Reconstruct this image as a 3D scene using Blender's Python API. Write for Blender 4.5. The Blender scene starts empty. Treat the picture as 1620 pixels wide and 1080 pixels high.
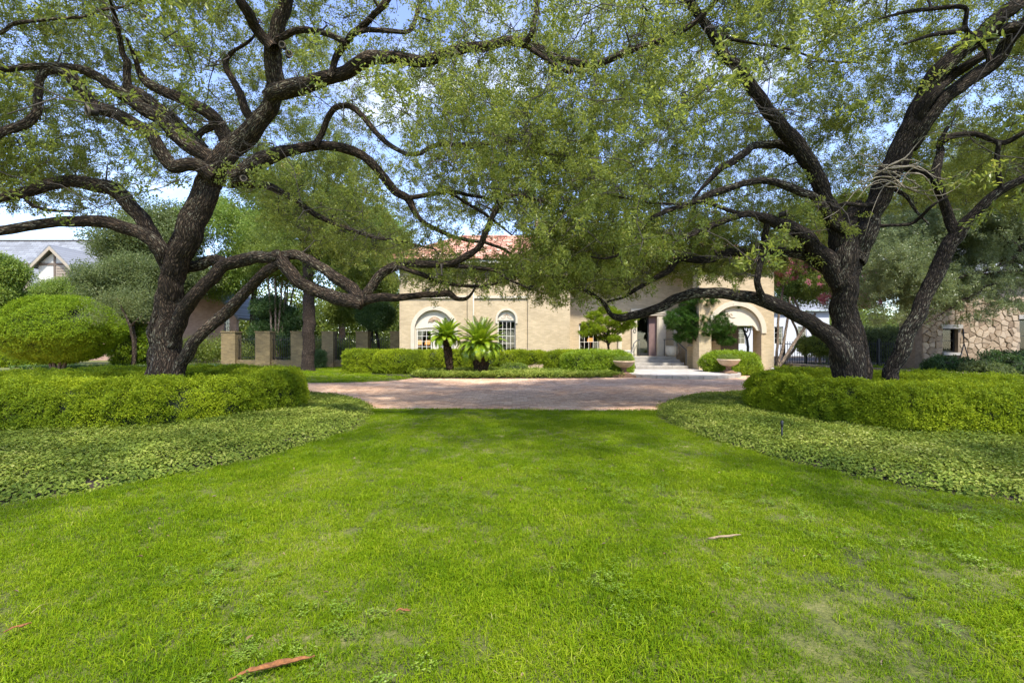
import bpy, math, random
import numpy as np
from mathutils import Vector, Matrix, noise, geometry

S = bpy.context.scene
COL = S.collection
RAD = math.radians
rng = np.random.default_rng(7)
random.seed(7)

# ------------------------------------------------------------------ camera
CAMZ, FOC = 1.5, 720.0
cam = bpy.data.cameras.new('camera'); cam.lens = 16.0; cam.sensor_width = 36.0
cam.clip_end = 2000; cam.clip_start = 0.05
camo = bpy.data.objects.new('camera', cam); COL.objects.link(camo)
camo.location = (0, 0, CAMZ); camo.rotation_euler = (RAD(90), 0, 0)
S.camera = camo

# ------------------------------------------------------------------ light
SUN_EL, SUN_AZ = 58.0, 158.0        # azimuth clockwise from +Y (the view direction)
W = bpy.data.worlds.new('World'); S.world = W; W.use_nodes = True
wn, wl = W.node_tree.nodes, W.node_tree.links
wn.clear()
w_out = wn.new('ShaderNodeOutputWorld'); w_bg = wn.new('ShaderNodeBackground')
sky = wn.new('ShaderNodeTexSky'); sky.sky_type = 'NISHITA'; sky.sun_disc = False
sky.sun_elevation = RAD(SUN_EL); sky.sun_rotation = RAD(SUN_AZ)
sky.air_density = 1.0; sky.dust_density = 0.3; sky.ozone_density = 3.0
w_bg.inputs['Strength'].default_value = 0.115
tc = wn.new('ShaderNodeTexCoord'); sx = wn.new('ShaderNodeSeparateXYZ')
wl.new(tc.outputs['Generated'], sx.inputs[0])
mz = wn.new('ShaderNodeMath'); mz.operation = 'MAXIMUM'; mz.inputs[1].default_value = 0.06
wl.new(sx.outputs['Z'], mz.inputs[0])
dv = wn.new('ShaderNodeVectorMath'); dv.operation = 'DIVIDE'
cz = wn.new('ShaderNodeCombineXYZ')
for i in range(3): wl.new(mz.outputs[0], cz.inputs[i])
wl.new(tc.outputs['Generated'], dv.inputs[0]); wl.new(cz.outputs[0], dv.inputs[1])
cn = wn.new('ShaderNodeTexNoise'); cn.inputs['Scale'].default_value = 0.9
cn.inputs['Detail'].default_value = 7; cn.inputs['Roughness'].default_value = 0.55
wl.new(dv.outputs[0], cn.inputs['Vector'])
cr = wn.new('ShaderNodeValToRGB'); cr.color_ramp.elements[0].position = 0.60; cr.color_ramp.elements[1].position = 0.80
wl.new(cn.outputs['Fac'], cr.inputs[0])
cmix = wn.new('ShaderNodeMix'); cmix.data_type = 'RGBA'
wl.new(cr.outputs['Color'], cmix.inputs['Factor'])
hs = wn.new('ShaderNodeHueSaturation'); hs.inputs['Hue'].default_value = 0.515; hs.inputs['Saturation'].default_value = 0.98; hs.inputs['Value'].default_value = 1.0
wl.new(sky.outputs['Color'], hs.inputs['Color']); wl.new(hs.outputs['Color'], cmix.inputs['A']); cmix.inputs['B'].default_value = (3.6, 3.7, 3.9, 1)
wl.new(cmix.outputs['Result'], w_bg.inputs['Color']); wl.new(w_bg.outputs[0], w_out.inputs[0])

sl = bpy.data.lights.new('sun', 'SUN'); sl.energy = 2.0; sl.angle = RAD(4.0); sl.color = (1.0, 0.95, 0.86)
so = bpy.data.objects.new('sun', sl); COL.objects.link(so)
sd = Vector((math.sin(RAD(SUN_AZ)) * math.cos(RAD(SUN_EL)), math.cos(RAD(SUN_AZ)) * math.cos(RAD(SUN_EL)), math.sin(RAD(SUN_EL))))
so.rotation_euler = sd.to_track_quat('Z', 'Y').to_euler(); so.location = sd * 50

S.view_settings.view_transform = 'Standard'
S.view_settings.look = 'None'; S.view_settings.exposure = 2.02; S.view_settings.gamma = 1.0
S.view_settings.use_curve_mapping = False
S.cycles.max_bounces = 8; S.cycles.diffuse_bounces = 4; S.cycles.transmission_bounces = 6; S.cycles.glossy_bounces = 3
S.cycles.caustics_reflective = False; S.cycles.caustics_refractive = False

# ------------------------------------------------------------------ helpers
def P(px, py, d): return Vector(((px - 810) / FOC * d, d, CAMZ - (py - 540) / FOC * d))
def hx(px, d): return (px - 810) / FOC * d
def hz(py, d): return CAMZ - (py - 540) / FOC * d

def tag(o, label=None, cat=None, group=None, kind=None):
    if label: o['label'] = label
    if cat: o['category'] = cat
    if group: o['group'] = group
    if kind: o['kind'] = kind
    return o
def empty(name, loc=(0, 0, 0), label=None, cat=None, group=None):
    o = bpy.data.objects.new(name, None); COL.objects.link(o); o.location = loc
    return tag(o, label, cat, group)
def link(name, me, mat=None, parent=None):
    o = bpy.data.objects.new(name, me); COL.objects.link(o)
    if mat:
        if not me.materials: me.materials.append(mat)
    if parent:
        o.parent = parent
        o.matrix_parent_inverse = Matrix.Translation(-WLOC(parent))
    return o
def WLOC(o):
    v = Vector((0, 0, 0)); p = o
    v = Vector(o.location)
    if o.parent: v = WLOC_child(o)
    return v
def WLOC_child(o):
    # children are always linked with their vertices in world space and an inverse that cancels the parent's location
    return Vector(o.location) + (WLOC(o.parent) + o.matrix_parent_inverse.translation)
def dup(o, loc, parent=None):
    c = o.copy(); COL.objects.link(c); c.location = loc
    if parent: c.parent = parent
    return c

class MB:
    def __init__(s): s.v = []; s.f = []; s.smooth = []
    def add(s, vs, fs, smooth=False):
        b = len(s.v); s.v += [tuple(v) for v in vs]
        s.f += [tuple(b + i for i in f) for f in fs]; s.smooth += [smooth] * len(fs)
    def box(s, x0, x1, y0, y1, z0, z1, bev=0.0):
        if bev <= 0:
            s.add([(x0,y0,z0),(x1,y0,z0),(x1,y1,z0),(x0,y1,z0),(x0,y0,z1),(x1,y0,z1),(x1,y1,z1),(x0,y1,z1)],
                  [(0,3,2,1),(4,5,6,7),(0,1,5,4),(1,2,6,5),(2,3,7,6),(3,0,4,7)])
        else:
            b = bev
            vs = [(x0,y0,z0),(x1,y0,z0),(x1,y1,z0),(x0,y1,z0),(x0,y0,z1-b),(x1,y0,z1-b),(x1,y1,z1-b),(x0,y1,z1-b),
                  (x0+b,y0+b,z1),(x1-b,y0+b,z1),(x1-b,y1-b,z1),(x0+b,y1-b,z1)]
            s.add(vs, [(0,3,2,1),(0,1,5,4),(1,2,6,5),(2,3,7,6),(3,0,4,7),(4,5,9,8),(5,6,10,9),(6,7,11,10),(7,4,8,11),(8,9,10,11)])
    def tube(s, pts, r, n=8, cap=True):
        pts = [Vector(p) for p in pts]
        if not isinstance(r, (list, tuple)): r = [r] * len(pts)
        vs = []; fs = []; u = None
        for i, p in enumerate(pts):
            t = (pts[min(i+1, len(pts)-1)] - pts[max(i-1, 0)]).normalized()
            if u is None: u = t.orthogonal().normalized()
            else:
                u = (u - t * u.dot(t)); u = u.normalized() if u.length > 1e-6 else t.orthogonal().normalized()
            w = t.cross(u)
            for k in range(n):
                a = 2 * math.pi * k / n
                vs.append(p + (u * math.cos(a) + w * math.sin(a)) * r[i])
        for i in range(len(pts)-1):
            for k in range(n):
                fs.append((i*n+k, i*n+(k+1)%n, (i+1)*n+(k+1)%n, (i+1)*n+k))
        s.add(vs, fs, True)
        if cap:
            b = len(s.v) - len(vs)
            s.f.append(tuple(b + k for k in reversed(range(n)))); s.smooth.append(False)
            s.f.append(tuple(b + (len(pts)-1)*n + k for k in range(n))); s.smooth.append(False)
    def lathe(s, prof, c, n=24):
        vs = []; fs = []
        for (r, z) in prof:
            for k in range(n):
                a = 2 * math.pi * k / n
                vs.append((c[0] + r * math.cos(a), c[1] + r * math.sin(a), c[2] + z))
        for i in range(len(prof)-1):
            for k in range(n): fs.append((i*n+k, i*n+(k+1)%n, (i+1)*n+(k+1)%n, (i+1)*n+k))
        s.add(vs, fs, True)
    def prism(s, poly, y0, y1):
        """polygon in (x,z), counter-clockwise seen from -y, extruded y0..y1"""
        n = len(poly)
        vs = [(x, y0, z) for x, z in poly] + [(x, y1, z) for x, z in poly]
        s.add(vs, [tuple(range(n)), tuple(reversed(range(n, 2*n)))] + [((i+1)%n, i, n+i, n+(i+1)%n) for i in range(n)])
    def zprism(s, poly, z0, z1):
        n = len(poly)
        vs = [(x, y, z0) for x, y in poly] + [(x, y, z1) for x, y in poly]
        s.add(vs, [tuple(reversed(range(n))), tuple(range(n, 2*n))] + [(i, (i+1)%n, n+(i+1)%n, n+i) for i in range(n)])
    def mesh(s, name):
        me = bpy.data.meshes.new(name); me.from_pydata(s.v, [], s.f)
        me.polygons.foreach_set('use_smooth', s.smooth); me.update(); return me
    def build(s, name, mat=None, parent=None): return link(name, s.mesh(name), mat, parent)

def wall_with_holes(name, outer, holes, y0, y1, mat, parent):
    """front face with openings, reveals of the openings, and outer edges; polygons in (x,z)"""
    loops = [[Vector((x, 0, z)) for x, z in outer]] + [[Vector((x, 0, z)) for x, z in h] for h in holes]
    flat = [v for l in loops for v in l]
    tris = geometry.tessellate_polygon([[Vector((v.x, v.z, 0)) for v in l] for l in loops])
    mb = MB(); n = len(flat)
    vs = [(v.x, y0, v.z) for v in flat] + [(v.x, y1, v.z) for v in flat]
    fs = []
    for t in tris:
        a, b, c = [flat[i] for i in t]
        crs = (b.x-a.x)*(c.z-a.z) - (b.z-a.z)*(c.x-a.x)
        t = tuple(t) if crs > 0 else tuple(reversed(t))
        fs.append(t); fs.append(tuple(n + i for i in reversed(t)))
    b = 0
    for l in loops:
        m = len(l)
        for i in range(m): fs.append((b+i, b+(i+1)%m, n+b+(i+1)%m, n+b+i))
        b += m
    mb.add(vs, fs); return mb.build(name, mat, parent)
def arch(cx, r, zs, z0, n=20, hw=None):
    hw = r if hw is None else hw
    return [(cx-hw, z0), (cx+hw, z0)] + [(cx + r*math.cos(math.pi*k/n), zs + r*math.sin(math.pi*k/n)) for k in range(n+1)]
def rect(x0, x1, z0, z1): return [(x0,z0),(x1,z0),(x1,z1),(x0,z1)]

# ------------------------------------------------------------------ materials
def mat(name):
    m = bpy.data.materials.new(name); m.use_nodes = True
    nt = m.node_tree; b = nt.nodes['Principled BSDF']
    return m, nt.nodes, nt.links, b
def N(nodes, t, **kw):
    n = nodes.new(t)
    for k, v in kw.items():
        if k in n.inputs: n.inputs[k].default_value = v
        else: setattr(n, k, v)
    return n
def ramp(nodes, stops):
    r = nodes.new('ShaderNodeValToRGB'); e = r.color_ramp.elements
    e[0].position, e[0].color = stops[0][0], (*stops[0][1], 1)
    e[1].position, e[1].color = stops[-1][0], (*stops[-1][1], 1)
    for p, c in stops[1:-1]:
        k = e.new(p); k.color = (*c, 1)
    return r
def plain(name, col, rough=0.7, var=0.12, scale=6.0, bump=0.15, metal=0.0, spec=0.5):
    m, n, l, b = mat(name)
    tcx = N(n, 'ShaderNodeTexCoord')
    nz = N(n, 'ShaderNodeTexNoise', Scale=scale, Detail=8.0, Roughness=0.65)
    l.new(tcx.outputs['Object'], nz.inputs['Vector'])
    r = ramp(n, [(0.25, tuple(c*(1-var*1.6) for c in col)), (0.75, tuple(min(1, c*(1+var)) for c in col))])
    l.new(nz.outputs['Fac'], r.inputs[0]); l.new(r.outputs[0], b.inputs['Base Color'])
    b.inputs['Roughness'].default_value = rough; b.inputs['Metallic'].default_value = metal
    b.inputs['Specular IOR Level'].default_value = spec
    if bump:
        bp = N(n, 'ShaderNodeBump', Strength=bump, Distance=0.02)
        n2 = N(n, 'ShaderNodeTexNoise', Scale=scale*12, Detail=5.0); l.new(tcx.outputs['Object'], n2.inputs['Vector'])
        l.new(n2.outputs['Fac'], bp.inputs['Height']); l.new(bp.outputs[0], b.inputs['Normal'])
    return m
def brick_mat(name, c1, c2, mortar, bw=0.2, rh=0.067, stain=0.25, flat=False):
    m, n, l, b = mat(name)
    tcx = N(n, 'ShaderNodeTexCoord'); sp = N(n, 'ShaderNodeSeparateXYZ'); cb = N(n, 'ShaderNodeCombineXYZ')
    l.new(tcx.outputs['Object'], sp.inputs[0])
    ad = N(n, 'ShaderNodeMath', operation='ADD'); l.new(sp.outputs['X'], ad.inputs[0])
    if not flat: l.new(sp.outputs['Y'], ad.inputs[1])
    else: ad.inputs[1].default_value = 0.0
    l.new(ad.outputs[0], cb.inputs[0]); l.new(sp.outputs['Y' if flat else 'Z'], cb.inputs[1])
    bt = N(n, 'ShaderNodeTexBrick', Scale=1.0); bt.inputs['Brick Width'].default_value = bw; bt.inputs['Row Height'].default_value = rh
    bt.inputs['Mortar Size'].default_value = 0.006; bt.inputs['Mortar Smooth'].default_value = 0.2; bt.inputs['Bias'].default_value = 0.0
    bt.inputs['Color1'].default_value = (*c1, 1); bt.inputs['Color2'].default_value = (*c2, 1); bt.inputs['Mortar'].default_value = (*mortar, 1)
    l.new(cb.outputs[0], bt.inputs['Vector'])
    nz = N(n, 'ShaderNodeTexNoise', Scale=1.3, Detail=8.0, Roughness=0.6); l.new(tcx.outputs['Object'], nz.inputs['Vector'])
    rr = ramp(n, [(0.3, (1-stain,)*3), (0.7, (1.08,)*3)]); l.new(nz.outputs['Fac'], rr.inputs[0])
    mx = N(n, 'ShaderNodeMix', data_type='RGBA', blend_type='MULTIPLY'); mx.inputs['Factor'].default_value = 1
    l.new(bt.outputs['Color'], mx.inputs['A']); l.new(rr.outputs[0], mx.inputs['B'])
    l.new(mx.outputs['Result'], b.inputs['Base Color']); b.inputs['Roughness'].default_value = 0.85
    bp = N(n, 'ShaderNodeBump', Strength=0.6, Distance=0.01); inv = N(n, 'ShaderNodeMath', operation='SUBTRACT'); inv.inputs[0].default_value = 1
    l.new(bt.outputs['Fac'], inv.inputs[1]); l.new(inv.outputs[0], bp.inputs['Height']); l.new(bp.outputs[0], b.inputs['Normal'])
    return m
def leaf_mat(name, stops, trans=0.35, tcol=(0.22, 0.34, 0.03), rough=0.42, spec=0.35, wpos=0.0, tmul=1.0):
    """leaf colour from the leaf's own random tint and its spray's; a thin leaf lets light through"""
    m, n, l, b = mat(name)
    at = N(n, 'ShaderNodeAttribute', attribute_name='tint')
    oi = N(n, 'ShaderNodeObjectInfo')
    a = N(n, 'ShaderNodeMath', operation='MULTIPLY'); a.inputs[1].default_value = 0.6; l.new(at.outputs['Fac'], a.inputs[0])
    c = N(n, 'ShaderNodeMath', operation='MULTIPLY_ADD'); c.inputs[1].default_value = 0.4
    l.new(oi.outputs['Random'], c.inputs[0]); l.new(a.outputs[0], c.inputs[2])
    fac = c.outputs[0]
    if wpos:
        ge = N(n, 'ShaderNodeNewGeometry'); nz = N(n, 'ShaderNodeTexNoise', Scale=wpos, Detail=4.0)
        l.new(ge.outputs['Position'], nz.inputs['Vector'])
        s1 = N(n, 'ShaderNodeMath', operation='MULTIPLY_ADD'); s1.inputs[1].default_value = 1.3; s1.inputs[2].default_value = -0.65
        l.new(nz.outputs['Fac'], s1.inputs[0])
        s2 = N(n, 'ShaderNodeMath', operation='ADD'); l.new(fac, s2.inputs[0]); l.new(s1.outputs[0], s2.inputs[1]); fac = s2.outputs[0]
    r = ramp(n, stops); l.new(fac, r.inputs[0])
    l.new(r.outputs[0], b.inputs['Base Color']); b.inputs['Roughness'].default_value = rough; b.inputs['Specular IOR Level'].default_value = spec
    tr = N(n, 'ShaderNodeBsdfTranslucent')
    mxc = N(n, 'ShaderNodeMix', data_type='RGBA'); mxc.inputs['Factor'].default_value = 0.6
    l.new(r.outputs[0], mxc.inputs['A']); mxc.inputs['B'].default_value = (*tcol, 1); l.new(mxc.outputs['Result'], tr.inputs['Color'])
    ms = N(n, 'ShaderNodeMixShader'); ms.inputs[0].default_value = trans
    l.new(b.outputs[0], ms.inputs[1]); l.new(tr.outputs[0], ms.inputs[2])
    l.new(ms.outputs[0], n['Material Output'].inputs['Surface'])
    return m
def bark_mat(name, dark, mid, lich, lamt=0.60, scale=1.0):
    m, n, l, b = mat(name)
    at = N(n, 'ShaderNodeAttribute', attribute_name='bk')
    vo = N(n, 'ShaderNodeTexVoronoi', feature='DISTANCE_TO_EDGE', Scale=34.0*scale); 
    nw = N(n, 'ShaderNodeTexNoise', Scale=14.0*scale, Detail=5.0)
    l.new(at.outputs['Vector'], nw.inputs['Vector'])
    mxv = N(n, 'ShaderNodeMix', data_type='RGBA', blend_type='LINEAR_LIGHT'); mxv.inputs['Factor'].default_value = 0.035
    l.new(at.outputs['Vector'], mxv.inputs['A']); l.new(nw.outputs['Color'], mxv.inputs['B']); l.new(mxv.outputs['Result'], vo.inputs['Vector'])
    r = ramp(n, [(0.0, dark), (0.16, tuple(0.7*a+0.3*c for a, c in zip(dark, mid))), (0.38, mid), (0.6, tuple(1.5*c for c in mid))])
    l.new(vo.outputs['Distance'], r.inputs[0])
    n2 = N(n, 'ShaderNodeTexNoise', Scale=48.0*scale, Detail=6.0, Roughness=0.7); l.new(at.outputs['Vector'], n2.inputs['Vector'])
    n3 = N(n, 'ShaderNodeTexNoise', Scale=2.2*scale, Detail=3.0); l.new(at.outputs['Vector'], n3.inputs['Vector'])
    sm = N(n, 'ShaderNodeMath', operation='MULTIPLY_ADD'); sm.inputs[1].default_value = 0.45; l.new(n3.outputs['Fac'], sm.inputs[0]); l.new(n2.outputs['Fac'], sm.inputs[2])
    r2 = ramp(n, [(lamt + 0.2, (0, 0, 0)), (lamt + 0.27, (1, 1, 1))]); l.new(sm.outputs[0], r2.inputs[0])
    mx = N(n, 'ShaderNodeMix', data_type='RGBA'); l.new(r2.outputs[0], mx.inputs['Factor']); l.new(r.outputs[0], mx.inputs['A']); mx.inputs['B'].default_value = (*lich, 1)
    l.new(mx.outputs['Result'], b.inputs['Base Color']); b.inputs['Roughness'].default_value = 0.9; b.inputs['Specular IOR Level'].default_value = 0.2
    bp = N(n, 'ShaderNodeBump', Strength=0.9, Distance=0.025)
    mr = ramp(n, [(0.0, (0, 0, 0)), (0.35, (1, 1, 1))]); l.new(vo.outputs['Distance'], mr.inputs[0])
    l.new(mr.outputs[0], bp.inputs['Height']); l.new(bp.outputs[0], b.inputs['Normal'])
    return m

M = {}
M['oak_leaf'] = leaf_mat('oak leaf', [(0.0, (0.065, 0.09, 0.022)), (0.45, (0.175, 0.215, 0.045)), (0.8, (0.31, 0.34, 0.065)), (0.97, (0.36, 0.28, 0.09))], 0.5, (0.46, 0.51, 0.065), 0.4, 0.35)
M['oak_grey'] = leaf_mat('grey green oak leaf', [(0.0, (0.08, 0.11, 0.045)), (0.5, (0.16, 0.20, 0.08)), (1.0, (0.36, 0.39, 0.18))], 0.42, (0.38, 0.44, 0.14), 0.32, 0.6)
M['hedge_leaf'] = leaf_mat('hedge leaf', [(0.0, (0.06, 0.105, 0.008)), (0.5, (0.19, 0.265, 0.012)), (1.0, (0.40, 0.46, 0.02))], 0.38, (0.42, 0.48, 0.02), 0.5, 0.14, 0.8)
M['dome_leaf'] = leaf_mat('dome shrub leaf', [(0.0, (0.045, 0.095, 0.008)), (0.5, (0.145, 0.235, 0.012)), (1.0, (0.32, 0.42, 0.02))], 0.38, (0.34, 0.45, 0.02), 0.5, 0.15)
M['bright_leaf'] = leaf_mat('bright shrub leaf', [(0.0, (0.07, 0.14, 0.008)), (0.5, (0.19, 0.30, 0.014)), (1.0, (0.38, 0.46, 0.03))], 0.38, (0.36, 0.46, 0.02), 0.4, 0.3)
M['cover_leaf'] = leaf_mat('ground cover leaf', [(0.0, (0.065, 0.11, 0.018)), (0.5, (0.19, 0.25, 0.035)), (0.85, (0.36, 0.39, 0.075)), (1.0, (0.48, 0.48, 0.15))], 0.3, (0.38, 0.45, 0.04), 0.5, 0.12, 0.7)
M['tree_leaf'] = leaf_mat('background tree leaf', [(0.0, (0.05, 0.085, 0.018)), (0.5, (0.14, 0.19, 0.03)), (1.0, (0.29, 0.33, 0.055))], 0.42, (0.34, 0.40, 0.04))
M['light_leaf'] = leaf_mat('light tree leaf', [(0.0, (0.08, 0.14, 0.02)), (0.5, (0.17, 0.25, 0.035)), (1.0, (0.32, 0.38, 0.07))], 0.42, (0.32, 0.42, 0.05))
M['dark_leaf'] = leaf_mat('dark shrub leaf', [(0.0, (0.02, 0.05, 0.015)), (0.5, (0.05, 0.10, 0.025)), (1.0, (0.11, 0.17, 0.05))], 0.3, (0.15, 0.25, 0.04))
M['holly_leaf'] = leaf_mat('holly leaf', [(0.0, (0.045, 0.07, 0.022)), (0.5, (0.12, 0.155, 0.05)), (1.0, (0.26, 0.29, 0.10))], 0.35, (0.3, 0.36, 0.07))
M['pink_flower'] = leaf_mat('pink blossom', [(0.0, (0.55, 0.13, 0.20)), (0.5, (0.75, 0.26, 0.35)), (1.0, (0.85, 0.42, 0.48))], 0.4, (0.6, 0.2, 0.3), 0.6, 0.2)
M['grass'] = leaf_mat('grass blade', [(0.0, (0.065, 0.125, 0.003)), (0.35, (0.155, 0.25, 0.004)), (0.7, (0.265, 0.345, 0.008)), (0.93, (0.37, 0.41, 0.04)), (1.0, (0.40, 0.34, 0.13))], 0.38, (0.31, 0.43, 0.012), 0.6, 0.12, 0.75)
M['weed'] = leaf_mat('clover leaf', [(0.0, (0.08, 0.15, 0.012)), (0.6, (0.17, 0.26, 0.025)), (1.0, (0.30, 0.37, 0.06))], 0.3, (0.32, 0.42, 0.03))
M['liriope'] = leaf_mat('border grass blade', [(0.0, (0.06, 0.12, 0.02)), (0.6, (0.15, 0.25, 0.05)), (1.0, (0.33, 0.40, 0.14))], 0.3)
M['blue_grass'] = leaf_mat('blue green border grass', [(0.0, (0.02, 0.05, 0.02)), (0.6, (0.05, 0.10, 0.04)), (1.0, (0.10, 0.16, 0.08))], 0.25)
M['cycad_leaf'] = leaf_mat('cycad leaflet', [(0.0, (0.05, 0.12, 0.008)), (0.5, (0.18, 0.29, 0.012)), (1.0, (0.42, 0.47, 0.02))], 0.28, (0.3, 0.45, 0.02), 0.3, 0.5)
M['podo_leaf'] = leaf_mat('yew pine needle leaf', [(0.0, (0.02, 0.06, 0.012)), (0.5, (0.05, 0.12, 0.018)), (1.0, (0.13, 0.23, 0.03))], 0.25, (0.15, 0.3, 0.02))
M['podo_bright'] = leaf_mat('bright yew pine needle leaf', [(0.0, (0.10, 0.18, 0.01)), (0.5, (0.24, 0.34, 0.015)), (1.0, (0.44, 0.48, 0.03))], 0.3, (0.4, 0.46, 0.02))
M['inner'] = plain('painted inner shade', (0.03, 0.04, 0.015), 0.95, 0.5, 9.0, 0.0)  # near-black colour stands in for the shade deep inside hedges and shrubs
M['bark'] = bark_mat('live oak bark', (0.014, 0.010, 0.007), (0.128, 0.088, 0.056), (0.32, 0.29, 0.20), 0.625)
M['bark_dark'] = bark_mat('dark live oak bark', (0.010, 0.0075, 0.006), (0.08, 0.06, 0.043), (0.30, 0.28, 0.20), 0.63)
M['bark2'] = bark_mat('brown bark', (0.02, 0.014, 0.01), (0.11, 0.08, 0.058), (0.30, 0.28, 0.22), 0.72)
M['myrtle_bark'] = bark_mat('smooth pale bark', (0.16, 0.12, 0.09), (0.40, 0.31, 0.23), (0.5, 0.42, 0.34), 0.7, 0.5)
M['cycad_bark'] = bark_mat('cycad trunk scales', (0.015, 0.01, 0.007), (0.12, 0.07, 0.045), (0.2, 0.15, 0.1), 0.8, 0.8)
M['twig'] = plain('thin twig bark', (0.055, 0.043, 0.032), 0.9, 0.3, 8.0, 0.0)
M['cut'] = plain('cut branch wood', (0.025, 0.02, 0.015), 0.95, 0.3, 20.0, 0.3)
M['callus'] = plain('healed bark rim', (0.15, 0.12, 0.09), 0.9, 0.25, 20.0, 0.3)
M['brick'] = brick_mat('buff brick', (0.60, 0.47, 0.285), (0.50, 0.385, 0.225), (0.47, 0.39, 0.265), stain=0.14)
M['fbrick'] = brick_mat('yellow brown fence brick', (0.28, 0.205, 0.09), (0.19, 0.135, 0.06), (0.25, 0.20, 0.115), 0.22, 0.07, 0.35)
M['redbrick'] = brick_mat('pale red brick', (0.46, 0.28, 0.20), (0.36, 0.20, 0.14), (0.45, 0.36, 0.28))
M['cream'] = plain('cream cast stone', (0.60, 0.53, 0.40), 0.8, 0.08, 3.0, 0.1)
M['panel'] = plain('cream painted panel', (0.66, 0.60, 0.47), 0.7, 0.05, 3.0, 0.05)
M['white'] = plain('white paint', (0.70, 0.66, 0.56), 0.55, 0.04, 3.0, 0.0)
M['stucco'] = plain('grey white stucco', (0.50, 0.48, 0.43), 0.8, 0.06, 3.0, 0.05)
M['barge'] = plain('beige bargeboard', (0.36, 0.30, 0.22), 0.8, 0.06, 3.0, 0.0)
M['stone_joint'] = plain('sandy stone joint', (0.25, 0.19, 0.13), 0.95, 0.3, 6.0, 0.3)
M['farwhite'] = plain('white rendered wall', (0.58, 0.59, 0.60), 0.8, 0.05, 1.0, 0.05)
M['soffit'] = plain('brown soffit', (0.22, 0.15, 0.10), 0.8)
M['iron'] = plain('black iron', (0.012, 0.013, 0.014), 0.5, 0.2, 20.0, 0.0)
M['greyiron'] = plain('grey handrail iron', (0.10, 0.10, 0.10), 0.5, 0.2, 20.0, 0.0)
M['timber'] = plain('brown timber', (0.14, 0.105, 0.08), 0.85)
M['stone_step'] = plain('weathered limestone', (0.37, 0.335, 0.285), 0.85, 0.22, 3.0, 0.3)
M['stone_pale'] = plain('pale limestone paving', (0.44, 0.40, 0.35), 0.8, 0.15, 1.6, 0.2)
M['urn'] = plain('tan cast stone', (0.52, 0.38, 0.25), 0.85, 0.2, 6.0, 0.25)
M['urn_foot'] = plain('stained cast stone', (0.24, 0.14, 0.085), 0.9, 0.35, 7.0, 0.25)
M['pot'] = plain('white glazed pot', (0.62, 0.58, 0.5), 0.5, 0.15, 5.0, 0.1)
M['mulch'] = plain('dark soil mulch', (0.05, 0.035, 0.024), 0.95, 0.5, 14.0, 0.6)
M['mortar'] = plain('dark sandy joint', (0.20, 0.155, 0.115), 0.95, 0.3, 6.0, 0.3)
M['drybark'] = plain('dry brown leaf sheath', (0.25, 0.10, 0.03), 0.9, 0.55, 40.0, 0.3)
M['stick'] = plain('dead stick', (0.30, 0.21, 0.12), 0.85, 0.3, 25.0, 0.3)
M['shutter'] = plain('taupe shutter', (0.30, 0.24, 0.18), 0.8)
M['doorwood'] = plain('mauve brown door', (0.22, 0.14, 0.125), 0.5, 0.12, 5.0, 0.05)
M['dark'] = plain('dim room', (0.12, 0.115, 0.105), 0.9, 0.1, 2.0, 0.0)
M['curtain'] = plain('net curtain', (0.30, 0.30, 0.29), 0.9, 0.1, 4.0, 0.0)

def glass_mat():
    m, n, l, b = mat('window glass')
    b.inputs['Base Color'].default_value = (0.9, 0.95, 0.95, 1); b.inputs['Roughness'].default_value = 0.03
    b.inputs['Specular IOR Level'].default_value = 0.6
    tr = N(n, 'ShaderNodeBsdfTransparent'); tr.inputs[0].default_value = (0.86, 0.88, 0.88, 1)
    gl = N(n, 'ShaderNodeBsdfGlossy'); gl.inputs['Roughness'].default_value = 0.03
    fr = N(n, 'ShaderNodeFresnel'); fr.inputs[0].default_value = 1.6
    ms = N(n, 'ShaderNodeMixShader'); l.new(fr.outputs[0], ms.inputs[0]); l.new(tr.outputs[0], ms.inputs[1]); l.new(gl.outputs[0], ms.inputs[2])
    l.new(ms.outputs[0], n['Material Output'].inputs['Surface'])
    return m
M['glass'] = glass_mat()
def emis(name, col, st):
    m, n, l, b = mat(name); b.inputs['Base Color'].default_value = (*col, 1)
    b.inputs['Emission Color'].default_value = (*col, 1); b.inputs['Emission Strength'].default_value = st; return m
M['lampshade'] = emis('lit lamp shade', (1.0, 0.42, 0.12), 0.45)

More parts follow.
